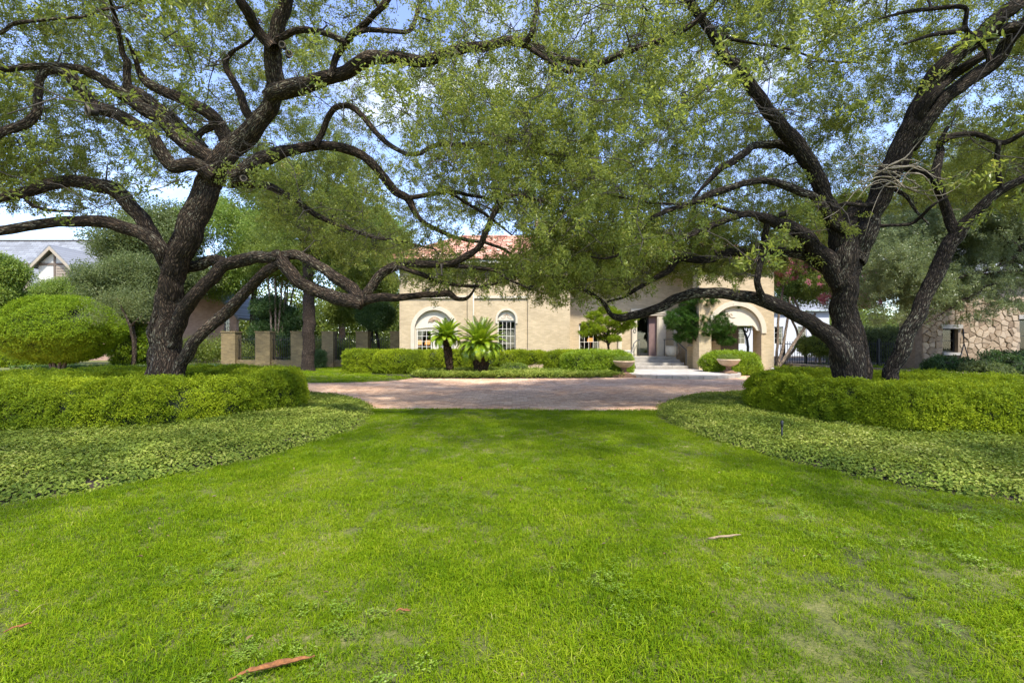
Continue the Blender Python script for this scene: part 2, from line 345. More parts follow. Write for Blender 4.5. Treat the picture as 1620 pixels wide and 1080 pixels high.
def paver_mat():
    m, n, l, b = mat('red clay paver')
    oi = N(n, 'ShaderNodeObjectInfo'); at = N(n, 'ShaderNodeAttribute', attribute_name='tint')
    ge = N(n, 'ShaderNodeNewGeometry')
    nz = N(n, 'ShaderNodeTexNoise', Scale=0.55, Detail=6.0, Roughness=0.6); l.new(ge.outputs['Position'], nz.inputs['Vector'])
    n2 = N(n, 'ShaderNodeTexNoise', Scale=30.0, Detail=4.0); l.new(ge.outputs['Position'], n2.inputs['Vector'])
    wv = N(n, 'ShaderNodeTexWhiteNoise', noise_dimensions='3D')
    sn = N(n, 'ShaderNodeVectorMath', operation='SNAP'); sn.inputs[1].default_value = (0.2, 0.1, 10.0); l.new(ge.outputs['Position'], sn.inputs[0]); l.new(sn.outputs[0], wv.inputs['Vector'])
    a = N(n, 'ShaderNodeMath', operation='MULTIPLY_ADD'); a.inputs[1].default_value = 0.45; l.new(wv.outputs['Value'], a.inputs[0]); l.new(nz.outputs['Fac'], a.inputs[2])
    c = N(n, 'ShaderNodeMath', operation='MULTIPLY_ADD'); c.inputs[1].default_value = 0.3; l.new(n2.outputs['Fac'], c.inputs[0]); l.new(a.outputs[0], c.inputs[2])
    r = ramp(n, [(0.45, (0.38, 0.21, 0.115)), (0.75, (0.59, 0.37, 0.225)), (1.0, (0.74, 0.53, 0.355))])
    dvn = N(n, 'ShaderNodeMath', operation='MULTIPLY'); dvn.inputs[1].default_value = 0.8; l.new(c.outputs[0], dvn.inputs[0])
    l.new(dvn.outputs[0], r.inputs[0]); l.new(r.outputs[0], b.inputs['Base Color']); b.inputs['Roughness'].default_value = 0.85
    return m
M['paver'] = paver_mat()
def lawn_mat():
    m, n, l, b = mat('lawn thatch and soil')
    ge = N(n, 'ShaderNodeNewGeometry')
    nz = N(n, 'ShaderNodeTexNoise', Scale=1.1, Detail=9.0, Roughness=0.7); l.new(ge.outputs['Position'], nz.inputs['Vector'])
    n2 = N(n, 'ShaderNodeTexNoise', Scale=45.0, Detail=6.0, Roughness=0.7); l.new(ge.outputs['Position'], n2.inputs['Vector'])
    a = N(n, 'ShaderNodeMath', operation='MULTIPLY_ADD'); a.inputs[1].default_value = 0.6; l.new(n2.outputs['Fac'], a.inputs[0]); l.new(nz.outputs['Fac'], a.inputs[2])
    r = ramp(n, [(0.5, (0.02, 0.016, 0.009)), (0.72, (0.075, 0.085, 0.018)), (0.88, (0.15, 0.16, 0.03)), (1.0, (0.26, 0.22, 0.09))])
    l.new(a.outputs[0], r.inputs[0]); l.new(r.outputs[0], b.inputs['Base Color']); b.inputs['Roughness'].default_value = 0.95
    bp = N(n, 'ShaderNodeBump', Strength=0.8, Distance=0.03); l.new(n2.outputs['Fac'], bp.inputs['Height']); l.new(bp.outputs[0], b.inputs['Normal'])
    return m
M['lawn'] = lawn_mat()
def shingle_mat():
    m, n, l, b = mat('grey roof shingle')
    tcx = N(n, 'ShaderNodeTexCoord'); sp = N(n, 'ShaderNodeSeparateXYZ'); cb = N(n, 'ShaderNodeCombineXYZ'); l.new(tcx.outputs['Object'], sp.inputs[0])
    l.new(sp.outputs['X'], cb.inputs[0]); l.new(sp.outputs['Z'], cb.inputs[1])
    bt = N(n, 'ShaderNodeTexBrick', Scale=1.0); bt.inputs['Brick Width'].default_value = 0.5; bt.inputs['Row Height'].default_value = 0.2
    bt.inputs['Mortar Size'].default_value = 0.012; bt.inputs['Color1'].default_value = (0.24, 0.25, 0.26, 1); bt.inputs['Color2'].default_value = (0.16, 0.165, 0.17, 1); bt.inputs['Mortar'].default_value = (0.10, 0.10, 0.11, 1)
    l.new(cb.outputs[0], bt.inputs['Vector']); l.new(bt.outputs['Color'], b.inputs['Base Color']); b.inputs['Roughness'].default_value = 0.85
    return m
M['shingle'] = shingle_mat()
def tile_mat():
    m, n, l, b = mat('terracotta tile')
    tcx = N(n, 'ShaderNodeTexCoord')
    sn = N(n, 'ShaderNodeVectorMath', operation='SNAP'); sn.inputs[1].default_value = (0.28, 0.40, 50); l.new(tcx.outputs['Object'], sn.inputs[0])
    wv = N(n, 'ShaderNodeTexWhiteNoise', noise_dimensions='3D'); l.new(sn.outputs[0], wv.inputs['Vector'])
    r = ramp(n, [(0.0, (0.34, 0.15, 0.09)), (0.5, (0.50, 0.25, 0.16)), (1.0, (0.62, 0.40, 0.28))]); l.new(wv.outputs['Value'], r.inputs[0])
    l.new(r.outputs[0], b.inputs['Base Color']); b.inputs['Roughness'].default_value = 0.85
    return m
M['tile'] = tile_mat()
def stone_mat():
    m, n, l, b = mat('tan field stone')
    oi = N(n, 'ShaderNodeObjectInfo'); tcx = N(n, 'ShaderNodeTexCoord')
    nz = N(n, 'ShaderNodeTexNoise', Scale=7.0, Detail=8.0, Roughness=0.7); ge = N(n, 'ShaderNodeNewGeometry'); l.new(ge.outputs['Position'], nz.inputs['Vector'])
    a = N(n, 'ShaderNodeMath', operation='MULTIPLY_ADD'); a.inputs[1].default_value = 0.6; l.new(oi.outputs['Random'], a.inputs[0]); l.new(nz.outputs['Fac'], a.inputs[2])
    r = ramp(n, [(0.4, (0.165, 0.112, 0.066)), (0.75, (0.285, 0.203, 0.125)), (1.0, (0.40, 0.305, 0.205))]); l.new(a.outputs[0], r.inputs[0])
    l.new(r.outputs[0], b.inputs['Base Color']); b.inputs['Roughness'].default_value = 0.9
    bp = N(n, 'ShaderNodeBump', Strength=0.5, Distance=0.03); l.new(nz.outputs['Fac'], bp.inputs['Height']); l.new(bp.outputs[0], b.inputs['Normal'])
    return m
M['stone'] = stone_mat()

# ------------------------------------------------------------------ foliage machinery
def euler_from_mats(Rm):
    ry = np.arcsin(np.clip(-Rm[:, 2, 0], -1, 1)); rx = np.arctan2(Rm[:, 2, 1], Rm[:, 2, 2]); rz = np.arctan2(Rm[:, 1, 0], Rm[:, 0, 0])
    return np.stack([rx, ry, rz], 1)
def orient(nrm, spin=None, jit=0.0):
    """Euler angles that turn local +Z to nrm with a random spin"""
    n = np.asarray(nrm, float)
    if jit: n = n / np.linalg.norm(n, axis=1, keepdims=True) + rng.normal(0, jit, n.shape)
    n = n / np.maximum(np.linalg.norm(n, axis=1, keepdims=True), 1e-6)
    k = len(n); spin = rng.uniform(0, 2*np.pi, k) if spin is None else spin
    ref = np.where(np.abs(n[:, 2:3]) > 0.95, np.array([[1.0, 0, 0]]), np.array([[0, 0, 1.0]]))
    a = np.cross(ref, n); a /= np.linalg.norm(a, axis=1, keepdims=True); b = np.cross(n, a)
    u = a*np.cos(spin)[:, None] + b*np.sin(spin)[:, None]; v = np.cross(n, u)
    return euler_from_mats(np.stack([u, v, n], 2))

def leaf_shape(L, Wd, fold=0.25, curl=0.15):
    """folded leaf in 2 quads, base at origin, along +Y, facing +Z"""
    V = np.array([(0, 0, 0), (-Wd/2, L*0.35, fold*Wd), (-Wd*0.38, L*0.72, fold*Wd*0.8 - curl*L*0.4), (0, L, -curl*L), (Wd*0.38, L*0.72, fold*Wd*0.8 - curl*L*0.4), (Wd/2, L*0.35, fold*Wd)])
    return V, [(0, 3, 2, 1), (0, 5, 4, 3)]
def rotm(d, up):
    d = d/np.linalg.norm(d); x = np.cross(d, up)
    if np.linalg.norm(x) < 1e-4: x = np.cross(d, [1, 0.1, 0])
    x /= np.linalg.norm(x); z = np.cross(x, d)
    return np.stack([x, d, z], 1)
class Proto:
    def __init__(s): s.V = []; s.F = []; s.T = []; s.n = 0
    def add(s, V, F, t):
        s.V.append(V); s.F += [tuple(i + s.n for i in f) for f in F]; s.T += [t]*len(V); s.n += len(V)
    def leaf(s, pos, d, up, L, Wd, t, fold=0.25, curl=0.15):
        V, F = leaf_shape(L, Wd, fold, curl); R = rotm(np.asarray(d, float), np.asarray(up, float)); s.add(V @ R.T + np.asarray(pos), F, t)
    def done(s): return np.concatenate(s.V), s.F, s.T
def rv(s=1.0): return rng.normal(0, s, 3)
def p_oak(nl=50, L=0.047, spread=0.32):
    p = Proto()
    for k in range(nl):
        t = rng.uniform(0.1, 1); pos = np.array([0, 0, t*spread]) + rv(0.040)*np.array([1, 1, 0.6])
        d = np.array([rng.normal(0, 0.8), rng.normal(0, 0.8), rng.normal(0.6, 0.5)])
        p.leaf(pos, d, rv() + np.array([0, 0, 0.8]), L*rng.uniform(0.7, 1.25), L*0.42*rng.uniform(0.8, 1.2), rng.uniform(0, 1)**1.2, 0.2, rng.uniform(0, 0.3))
    for k in range(3):
        a = rv(0.04); V = np.array([(0.002, 0, 0), (-0.002, 0, 0), (a[0], a[1], spread*0.95), (a[0]+0.001, a[1]+0.002, spread*0.95)])
        p.add(V, [(0, 1, 2, 3)], 0.0)
    return p.done()
def p_ball(nl, R, L, wr=0.5, up=0.5, flat=1.0):
    p = Proto()
    for k in range(nl):
        u = rv(); u /= np.linalg.norm(u); pos = u*R*rng.uniform(0.3, 1)**0.6*np.array([1, 1, flat])
        p.leaf(pos, u*0.7 + rv(0.5), u + rv(0.5) + np.array([0, 0, up]), L*rng.uniform(0.7, 1.25), L*wr*rng.uniform(0.8, 1.2), rng.uniform(0, 1), 0.2, rng.uniform(0, 0.3))
    return p.done()
def p_hedge(nl=20, L=0.030, R=0.06):
    p = Proto()
    for k in range(nl):
        a = rng.uniform(0, 2*np.pi); rr = R*math.sqrt(rng.uniform(0, 1)); h = rng.uniform(-0.03, 0.05)
        pos = np.array([rr*math.cos(a), rr*math.sin(a), h])
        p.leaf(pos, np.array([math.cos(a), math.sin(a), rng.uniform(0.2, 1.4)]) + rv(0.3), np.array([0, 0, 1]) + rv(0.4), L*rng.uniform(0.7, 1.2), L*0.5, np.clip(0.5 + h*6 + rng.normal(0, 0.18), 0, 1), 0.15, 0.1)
    return p.done()
def p_cover(nl=15, L=0.042, R=0.085):
    p = Proto()
    for k in range(nl):
        a = rng.uniform(0, 2*np.pi); rr = R*math.sqrt(rng.uniform(0, 1)); h = rng.uniform(-0.02, 0.05); b = rng.uniform(0, 2*np.pi)
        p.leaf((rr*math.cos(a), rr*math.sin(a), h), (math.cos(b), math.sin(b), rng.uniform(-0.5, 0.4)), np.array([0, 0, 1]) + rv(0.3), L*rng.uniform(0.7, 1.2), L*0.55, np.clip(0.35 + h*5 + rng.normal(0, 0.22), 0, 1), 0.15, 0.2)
    return p.done()
def p_grass(nb=50, R=0.085, H=0.038, w=0.0035, lean=0.95):
    p = Proto()
    for k in range(nb):
        a = rng.uniform(0, 2*np.pi); rr = R*math.sqrt(rng.uniform(0, 1)); b = rng.uniform(0, 2*np.pi); ln = abs(rng.normal(0, lean)); h = H*rng.uniform(0.5, 1.25)
        base = np.array([rr*math.cos(a), rr*math.sin(a), -0.01]); dx = np.array([math.cos(b), math.sin(b), 0]); sx_ = np.array([-math.sin(b), math.cos(b), 0])*w*0.5*rng.uniform(0.7, 1.4)
        m1 = base + dx*h*ln*0.4 + np.array([0, 0, h*0.65]); tip = base + dx*h*ln*1.05 + np.array([0, 0, h*max(0.35, 1 - 0.35*ln)])
        V = np.array([base - sx_, base + sx_, m1 + sx_*0.85, m1 - sx_*0.85, tip + sx_*0.15, tip - sx_*0.15])
        p.add(V, [(0, 1, 2, 3), (3, 2, 4, 5)], float(np.clip(rng.normal(0.42, 0.25), 0, 1)))
    return p.done()
def p_weed(nl=16):
    p = Proto()
    for k in range(nl):
        a = rng.uniform(0, 2*np.pi); rr = 0.09*math.sqrt(rng.uniform(0, 1))
        for q in range(3):
            b = a + q*2.09
            p.leaf((rr*math.cos(a*3), rr*math.sin(a*3), rng.uniform(0.02, 0.05)), (math.cos(b), math.sin(b), 0.15), np.array([0, 0, 1]) + rv(0.2), 0.018*rng.uniform(0.7, 1.3), 0.014, rng.uniform(0, 1), 0.1, 0.1)
    return p.done()
def p_blades(nb=26, L=0.34, w=0.011):
    p = Proto()
    for k in range(nb):
        b = rng.uniform(0, 2*np.pi); dx = np.array([math.cos(b), math.sin(b), 0]); s_ = np.array([-math.sin(b), math.cos(b), 0])*w/2; ln = L*rng.uniform(0.7, 1.2); o = rng.uniform(0.25, 0.8)
        c = [dx*ln*o*t + np.array([0, 0, ln*(t*1.25 - t*t*(0.55 + 0.5*o))]) for t in (0, 0.35, 0.7, 1.0)]
        V = np.array([c[0]-s_, c[0]+s_, c[1]+s_, c[1]-s_, c[2]+s_*0.8, c[2]-s_*0.8, c[3]+s_*0.1, c[3]-s_*0.1])
        p.add(V, [(0, 1, 2, 3), (3, 2, 4, 5), (5, 4, 6, 7)], rng.uniform(0, 1))
    return p.done()
def p_needle(nl=34, L=0.13, w=0.014):
    p = Proto()
    for k in range(nl):
        d = rv(); d[2] = abs(d[2])*0.9 + 0.1
        p.leaf((0, 0, rng.uniform(-0.05, 0.08)), d, np.array([0, 0, 1]) + rv(0.4), L*rng.uniform(0.7, 1.2), w, rng.uniform(0, 1), 0.1, 0.2)
    return p.done()
def p_flower(n=40, R=0.16):
    p = Proto()
    for k in range(n):
        u = rv(); u /= np.linalg.norm(u); p.leaf(u*R*np.array([0.7, 0.7, 1.2])*rng.uniform(0.4, 1), rv(), rv(), 0.045, 0.045, rng.uniform(0, 1), 0.3, 0.3)
    return p.done()

_NG = None
def scatter_group():
    global _NG
    if _NG: return _NG
    ng = bpy.data.node_groups.new('leaf scatter', 'GeometryNodeTree')
    ng.interface.new_socket('Geometry', in_out='INPUT', socket_type='NodeSocketGeometry')
    ng.interface.new_socket('Geometry', in_out='OUTPUT', socket_type='NodeSocketGeometry')
    n, l = ng.nodes, ng.links
    gi = n.new('NodeGroupInput'); go = n.new('NodeGroupOutput')
    def attr(nm, ty):
        a = n.new('GeometryNodeInputNamedAttribute'); a.data_type = ty; a.inputs['Name'].default_value = nm; return a.outputs['Attribute']
    sep = n.new('GeometryNodeSeparateGeometry'); sep.domain = 'POINT'; l.new(gi.outputs[0], sep.inputs['Geometry']); l.new(attr('is_pt', 'BOOLEAN'), sep.inputs['Selection'])
    spl = n.new('GeometryNodeSplitToInstances'); spl.domain = 'POINT'; l.new(sep.outputs['Inverted'], spl.inputs['Geometry']); l.new(attr('gid', 'INT'), spl.inputs['Group ID'])
    iop = n.new('GeometryNodeInstanceOnPoints'); l.new(sep.outputs['Selection'], iop.inputs['Points']); l.new(spl.outputs['Instances'], iop.inputs['Instance'])
    iop.inputs['Pick Instance'].default_value = True; l.new(attr('gid', 'INT'), iop.inputs['Instance Index'])
    e2r = n.new('FunctionNodeEulerToRotation'); l.new(attr('rot', 'FLOAT_VECTOR'), e2r.inputs[0]); l.new(e2r.outputs[0], iop.inputs['Rotation'])
    l.new(attr('scl', 'FLOAT'), iop.inputs['Scale'])
    l.new(iop.outputs[0], go.inputs[0]); _NG = ng; return ng
NINST = [0]
def scatter(name, protos, pts, rot, scl, m, parent=None, realize=False):
    pts = np.asarray(pts, float); k = len(pts); NINST[0] += k
    V = []; F = []; T = []; G = []; nb = 0
    for gi, (pv, pf, pt) in enumerate(protos):
        V.append(pv); F += [tuple(i + nb for i in f) for f in pf]; T += list(pt); G += [gi]*len(pv); nb += len(pv)
    allv = np.concatenate(V + [pts])
    me = bpy.data.meshes.new(name); me.from_pydata(allv.tolist(), [], F)
    nv = len(allv)
    def setattr_(nm, ty, arr, key):
        a = me.attributes.new(nm, ty, 'POINT'); a.data.foreach_set(key, np.ascontiguousarray(arr).ravel())
    pick = rng.integers(0, len(protos), k)
    setattr_('tint', 'FLOAT', np.concatenate([np.array(T, np.float32), np.zeros(k, np.float32)]), 'value')
    setattr_('gid', 'INT', np.concatenate([np.array(G, np.int32), pick.astype(np.int32)]), 'value')
    setattr_('is_pt', 'BOOLEAN', np.concatenate([np.zeros(nb, bool), np.ones(k, bool)]), 'value')
    setattr_('rot', 'FLOAT_VECTOR', np.concatenate([np.zeros((nb, 3)), rot]).astype(np.float32), 'vector')
    setattr_('scl', 'FLOAT', np.concatenate([np.ones(nb), scl]).astype(np.float32), 'value')
    o = link(name, me, m, parent); o['kind'] = 'stuff'
    md = o.modifiers.new('scatter', 'NODES'); md.node_group = scatter_group()
    return o

OAK_P = [p_oak() for _ in range(5)]
HEDGE_P = [p_hedge() for _ in range(4)]
COVER_P = [p_cover() for _ in range(4)]
GRASS_P = [p_grass() for _ in range(5)]
WEED_P = [p_weed() for _ in range(3)]
BLADE_P = [p_blades() for _ in range(3)]
NEEDLE_P = [p_needle() for _ in range(3)]
TREE_P = [p_ball(46, 0.42, 0.105) for _ in range(4)]
FINE_P = [p_ball(44, 0.34, 0.085, 0.42) for _ in range(4)]
BUSH_P = [p_ball(26, 0.13, 0.07, 0.5) for _ in range(3)]
FLOW_P = [p_flower() for _ in range(3)]

def nz3(P3, f, seed=0.0):
    return np.array([noise.noise(Vector((p[0]*f + seed, p[1]*f + seed*1.7, p[2]*f - seed))) for p in P3])
def surf_points(me, n):
    """area-weighted random points and normals on a mesh"""
    me.calc_loop_triangles(); nt = len(me.loop_triangles)
    tv = np.empty(nt*3, np.int32); me.loop_triangles.foreach_get('vertices', tv); tv = tv.reshape(-1, 3)
    co = np.empty(len(me.vertices)*3, np.float32); me.vertices.foreach_get('co', co); co = co.reshape(-1, 3)
    a, b, c = co[tv[:, 0]], co[tv[:, 1]], co[tv[:, 2]]
    cr_ = np.cross(b-a, c-a); ar = np.linalg.norm(cr_, axis=1); ar[ar < 1e-12] = 1e-12
    t = rng.choice(nt, n, p=ar/ar.sum()); r1 = np.sqrt(rng.uniform(0, 1, n)); r2 = rng.uniform(0, 1, n)
    pts = a[t]*(1-r1)[:, None] + b[t]*(r1*(1-r2))[:, None] + c[t]*(r1*r2)[:, None]
    return pts, cr_[t]/ar[t][:, None], ar.sum()/2

# ------------------------------------------------------------------ bark tubes
def catmull(pts, step):
    """pts: rows (x,y,z,r) -> smooth resampled rows"""
    pts = np.asarray(pts, float); out = []
    P_ = np.vstack([2*pts[0]-pts[1], pts, 2*pts[-1]-pts[-2]])
    for i in range(1, len(P_)-2):
        p0, p1, p2, p3 = P_[i-1], P_[i], P_[i+1], P_[i+2]
        n = max(2, int(np.linalg.norm(p2[:3]-p1[:3])/step))
        t = np.linspace(0, 1, n, endpoint=False)[:, None]
        out.append(0.5*((2*p1) + (-p0+p2)*t + (2*p0-5*p1+4*p2-p3)*t**2 + (-p0+3*p1-3*p2+p3)*t**3))
    out.append(P_[-2][None]); return np.concatenate(out)
class Bark:
    def __init__(s): s.v = []; s.f = []; s.bk = []; s.n = 0
    def tube(s, rows, sides=16, rough=0.06, step=0.06, smoothed=True, capr=0.3, ridges=0.0):
        rows = catmull(rows, step) if smoothed else np.asarray(rows, float)
        pts = rows[:, :3]; rad = np.maximum(rows[:, 3], 0.0015); k = len(pts)
        if rough > 0:
            w_ = np.linspace(0, k*0.11*max(1, step/0.045), k); sd_ = rng.uniform(0, 90)
            wob = np.array([[noise.noise(Vector((a*1.1+sd_, 3.1*q, sd_))) for q in range(3)] for a in w_]); wob[0] = 0; wob[-1] = 0
            pts = pts + wob*(np.minimum(rad, 0.16)*0.42)[:, None]
        T = np.gradient(pts, axis=0); T /= np.maximum(np.linalg.norm(T, axis=1, keepdims=True), 1e-9)
        U = np.zeros_like(T); u = np.cross(T[0], [0.3, 0.9, 0.2]); u /= np.linalg.norm(u)
        for i in range(k):
            u = u - T[i]*np.dot(u, T[i]); u /= np.linalg.norm(u); U[i] = u
        Wv = np.cross(T, U); ln = np.concatenate([[0], np.cumsum(np.linalg.norm(np.diff(pts, axis=0), axis=1))])
        ang = np.linspace(0, 2*np.pi, sides, endpoint=False)
        ca, sa = np.cos(ang), np.sin(ang); seed = rng.uniform(0, 50)
        bk = np.stack([rad[:, None]*ca[None], rad[:, None]*sa[None], np.repeat((ln*0.24)[:, None], sides, 1)], 2) + seed
        rr = np.repeat(rad[:, None], sides, 1)
        if rough > 0:
            flat = bk.reshape(-1, 3)
            n1 = np.array([noise.noise(Vector(q*4.0)) for q in flat]).reshape(k, sides)
            rr = rr*(1 + rough*2.2*n1)
            if ridges > 0:
                n2 = np.array([noise.noise(Vector((q[0]*26, q[1]*26, q[2]*16))) for q in flat]).reshape(k, sides)
                rr = rr + ridges*n2
        V = pts[:, None, :] + rr[..., None]*(U[:, None, :]*ca[None, :, None] + Wv[:, None, :]*sa[None, :, None])
        b = s.n
        idx = np.arange(sides); nx = (idx+1) % sides
        for i in range(k-1):
            r0, r1 = b + i*sides, b + (i+1)*sides
            s.f += list(zip((r0+idx).tolist(), (r0+nx).tolist(), (r1+nx).tolist(), (r1+idx).tolist()))
        s.v.append(V.reshape(-1, 3)); s.bk.append(bk.reshape(-1, 3)); s.n += k*sides
        s.v.append((pts[-1] + T[-1]*rad[-1]*capr)[None]); s.bk.append(bk[-1, :1]); e = s.n; s.n += 1
        s.f += [(int(b+(k-1)*sides+i), int(b+(k-1)*sides+(i+1) % sides), e) for i in range(sides)]
        return rows
    def build(s, name, m, parent):
        me = bpy.data.meshes.new(name); me.from_pydata(np.concatenate(s.v).tolist(), [], s.f)
        a = me.attributes.new('bk', 'FLOAT_VECTOR', 'POINT'); a.data.foreach_set('vector', np.concatenate(s.bk).astype(np.float32).ravel())
        me.polygons.foreach_set('use_smooth', np.ones(len(me.polygons), bool)); me.update()
        return link(name, me, m, parent)

# ================================================================== GROUND
def smooth(x): x = np.clip(x, 0, 1); return x*x*(3-2*x)
def grid_sheet(name, x0, x1, y0, y1, step, zf, keep, m, kind='structure'):
    xs = np.arange(x0, x1+step*0.5, step); ys = np.arange(y0, y1+step*0.5, step); nx, ny = len(xs), len(ys)
    X, Y = np.meshgrid(xs, ys); Z = zf(X, Y); V = np.stack([X, Y, Z], 2).reshape(-1, 3)
    cx = (X[:-1, :-1] + X[1:, 1:])/2; cy = (Y[:-1, :-1] + Y[1:, 1:])/2; k = keep(cx, cy)
    j, i = np.nonzero(k); a = j*nx + i
    F = np.stack([a, a+1, a+nx+1, a+nx], 1).tolist()
    me = bpy.data.meshes.new(name); me.from_pydata(V.tolist(), [], F); me.polygons.foreach_set('use_smooth', np.ones(len(F), bool)); me.update()
    return tag(link(name, me, m), kind=kind)

mb = MB(); mb.add([(-400, -60, -0.10), (400, -60, -0.10), (400, 500, -0.10), (-400, 500, -0.10)], [(0, 1, 2, 3)])
tag(mb.build('ground', M['lawn']), kind='structure')
mb = MB(); mb.add([(-45, 9.4, -0.055), (30, 9.4, -0.055), (30, 26, -0.055), (-45, 26, -0.055)], [(0, 1, 2, 3)])
drive = tag(mb.build('driveway', M['mortar']), kind='structure')

BEDL = (-7.75, 8.2, 5.0, 5.1); BEDR = (7.75, 8.2, 4.85, 5.1)
HEDL = dict(c=(-8.15, 9.75), r=(3.42, 2.72), hole=(-7.25, 9.75, 1.75, 1.15), h=0.78)
HEDR = dict(c=(7.85, 9.25), r=(2.68, 2.62), hole=(7.0, 9.2, 1.25, 0.85), h=0.74)
def ell(x, y, e): return np.hypot((x-e[0])/e[2], (y-e[1])/e[3])
def edge_w(x, y): return 0.05*np.sin(x*2.1+y*1.3) + 0.03*np.sin(x*5.3-y*4.1)
def in_bed(x, y, g=0.0): return (ell(x, y, BEDL) < 1+g+0.012*np.sin(x*3+y*2)) | (ell(x, y, BEDR) < 1+g+0.012*np.sin(x*3+y*2))
def lawn_z(x, y): return 0.012*np.sin(x*0.9+0.3*y) + 0.010*np.sin(y*1.3-x*0.4)
def in_front_lawn(x, y): return (y < 10.0 + 0.03*np.sin(x*3)) & (y > -8) & ~in_bed(x, y)
grid_sheet('front_lawn', -24, 24, -8, 10.0, 0.12, lawn_z, lambda x, y: (y < 10.0) & ~in_bed(x, y, -0.03), M['lawn'])
FL = [(-4.0, 18.75), (-4.3, 17.9), (-4.9, 17.2), (-6.0, 16.6), (-8, 16.4), (-10.5, 16.7), (-14, 18.2), (-20, 21.0), (-32, 23.5), (-45, 24.2), (-45, 45), (-4.0, 45)]
def in_poly(x, y, poly):
    r = np.zeros(np.shape(x), bool); n = len(poly)
    for i in range(n):
        (x1, y1), (x2, y2) = poly[i], poly[(i+1) % n]
        if y1 == y2: continue
        r ^= ((y1 > y) != (y2 > y)) & (x < (x2-x1)*(y-y1)/(y2-y1)+x1)
    return r
mb = MB(); mb.zprism(FL, -0.08, 0.0); tag(mb.build('side_lawn', M['lawn']), kind='structure')
# bed along the house front, raised a little with a curved edge to the drive
HB = [(-4.05, 18.9), (-3.6, 18.5), (-2, 18.35), (1.0, 18.45), (3.2, 18.6), (4.6, 19.0), (5.0, 21.0), (5.4, 23.0), (5.4, 25.5), (-6, 25.5), (-6.9, 22.0), (-6.3, 20.5)]
mb = MB(); mb.zprism(HB, -0.08, 0.03); tag(mb.build('house_bed', M['mulch']), kind='structure')
RB = [(12.9, 20.9), (13.6, 19.2), (15.2, 17.4), (15.6, 14.0), (28, 12.0), (45, 14), (45, 48), (13.0, 48)]
mb = MB(); mb.zprism(RB, -0.08, 0.03); tag(mb.build('right_bed', M['mulch']), kind='structure')

def bed_z(e):
    def f(x, y):
        q = (1 - ell(x, y, e))*4.6
        return -0.02 + 0.085*smooth(q/0.30) + 0.016*np.sin(x*2.7+y*1.1)*smooth(q/0.4) + 0.012*np.sin(y*4.3-x*3.1)*smooth(q/0.4)
    return f
for e in (BEDL, BEDR):
    grid_sheet('planting_bed', e[0]-5.3, e[0]+5.3, e[1]-5.4, e[1]+5.4, 0.1, bed_z(e), lambda x, y, e=e: ell(x, y, e) < 1.03, M['mulch'])

# ------------------------------------------------------------------ driveway bricks (clay pavers in running bond)
def brick_mesh(L, Wd, H):
    mb = MB(); mb.box(-L/2, L/2, -Wd/2, Wd/2, 0, H, 0.006); return mb.mesh('brick')
bm_ = brick_mesh(0.192, 0.092, 0.055)
spots = []
row = 0; y = 9.98
while y < 19.2:
    off = 0.1*(row % 2); x = -9.0 + off
    while x < 9.6:
        yy = y + 0.06*math.sin(x*0.7)
        ok = not (ell(x, yy, BEDL) < 0.985 or ell(x, yy, BEDR) < 0.985) and not in_poly(np.array(x), np.array(yy), FL) and abs(x) < 0.5*yy + 2.0 and math.hypot(x-7.3, yy-20.95) > 2.9
        ok = ok and not in_poly(np.array(x), np.array(yy), HB)
        if ok: spots.append((x, yy))
        x += 0.2
    y += 0.1; row += 1
spots.sort(key=lambda p: math.hypot(p[0], p[1]) + (0 if abs(p[0]) < 3.4 else 3))
first = None
for (x, y) in spots[:300]:
    if first is None: first = o = link('brick', bm_, M['paver'], drive); o.location = (x, y, -0.055)
    else: o = first.copy(); COL.objects.link(o)
    o.location = (x, y, -0.055 + random.uniform(-0.004, 0.004)); o.rotation_euler = (random.uniform(-.012, .012), random.uniform(-.01, .01), random.uniform(-.02, .02))
rest = np.array(spots[300:])
bv = np.array([v.co[:] for v in bm_.vertices])[4:]; n = len(rest)
bf = [(0,1,5,4),(1,2,6,5),(2,3,7,6),(3,0,4,7),(4,5,6,7)]
jz = rng.uniform(-0.005, 0.005, n); al = rng.normal(0, 0.02, n)
V = np.empty((n, 8, 3)); V[:, :, 0] = bv[None, :, 0]*np.cos(al)[:, None] - bv[None, :, 1]*np.sin(al)[:, None] + rest[:, 0:1]
V[:, :, 1] = bv[None, :, 0]*np.sin(al)[:, None] + bv[None, :, 1]*np.cos(al)[:, None] + rest[:, 1:2]
V[:, :, 2] = bv[None, :, 2] - 0.055 + jz[:, None] + bv[None, :, 0]*rng.normal(0, 0.012, n)[:, None]
F = (np.array(bf)[None] + (np.arange(n)*8)[:, None, None]).reshape(-1, 4).tolist()
me = bpy.data.meshes.new('brick_field'); me.from_pydata(V.reshape(-1, 3).tolist(), [], F); me.update()
tag(link('brick_field', me, M['paver'], drive), kind='stuff')
# outside the bricked part in view the same pavers go on as a sheet
mb = MB()
for (x0, x1, y0, y1) in [(-45, -9.12, 12.5, 26), (9.75, 13.2, 18.4, 23.5), (9.75, 15, 13.0, 18.4), (-9.12, 9.75, 19.25, 26)]: mb.add([(x0, y0, -0.03), (x1, y0, -0.03), (x1, y1, -0.03), (x0, y1, -0.03)], [(0, 1, 2, 3)])
tag(mb.build('outer_drive_paving', M['paver'], drive))

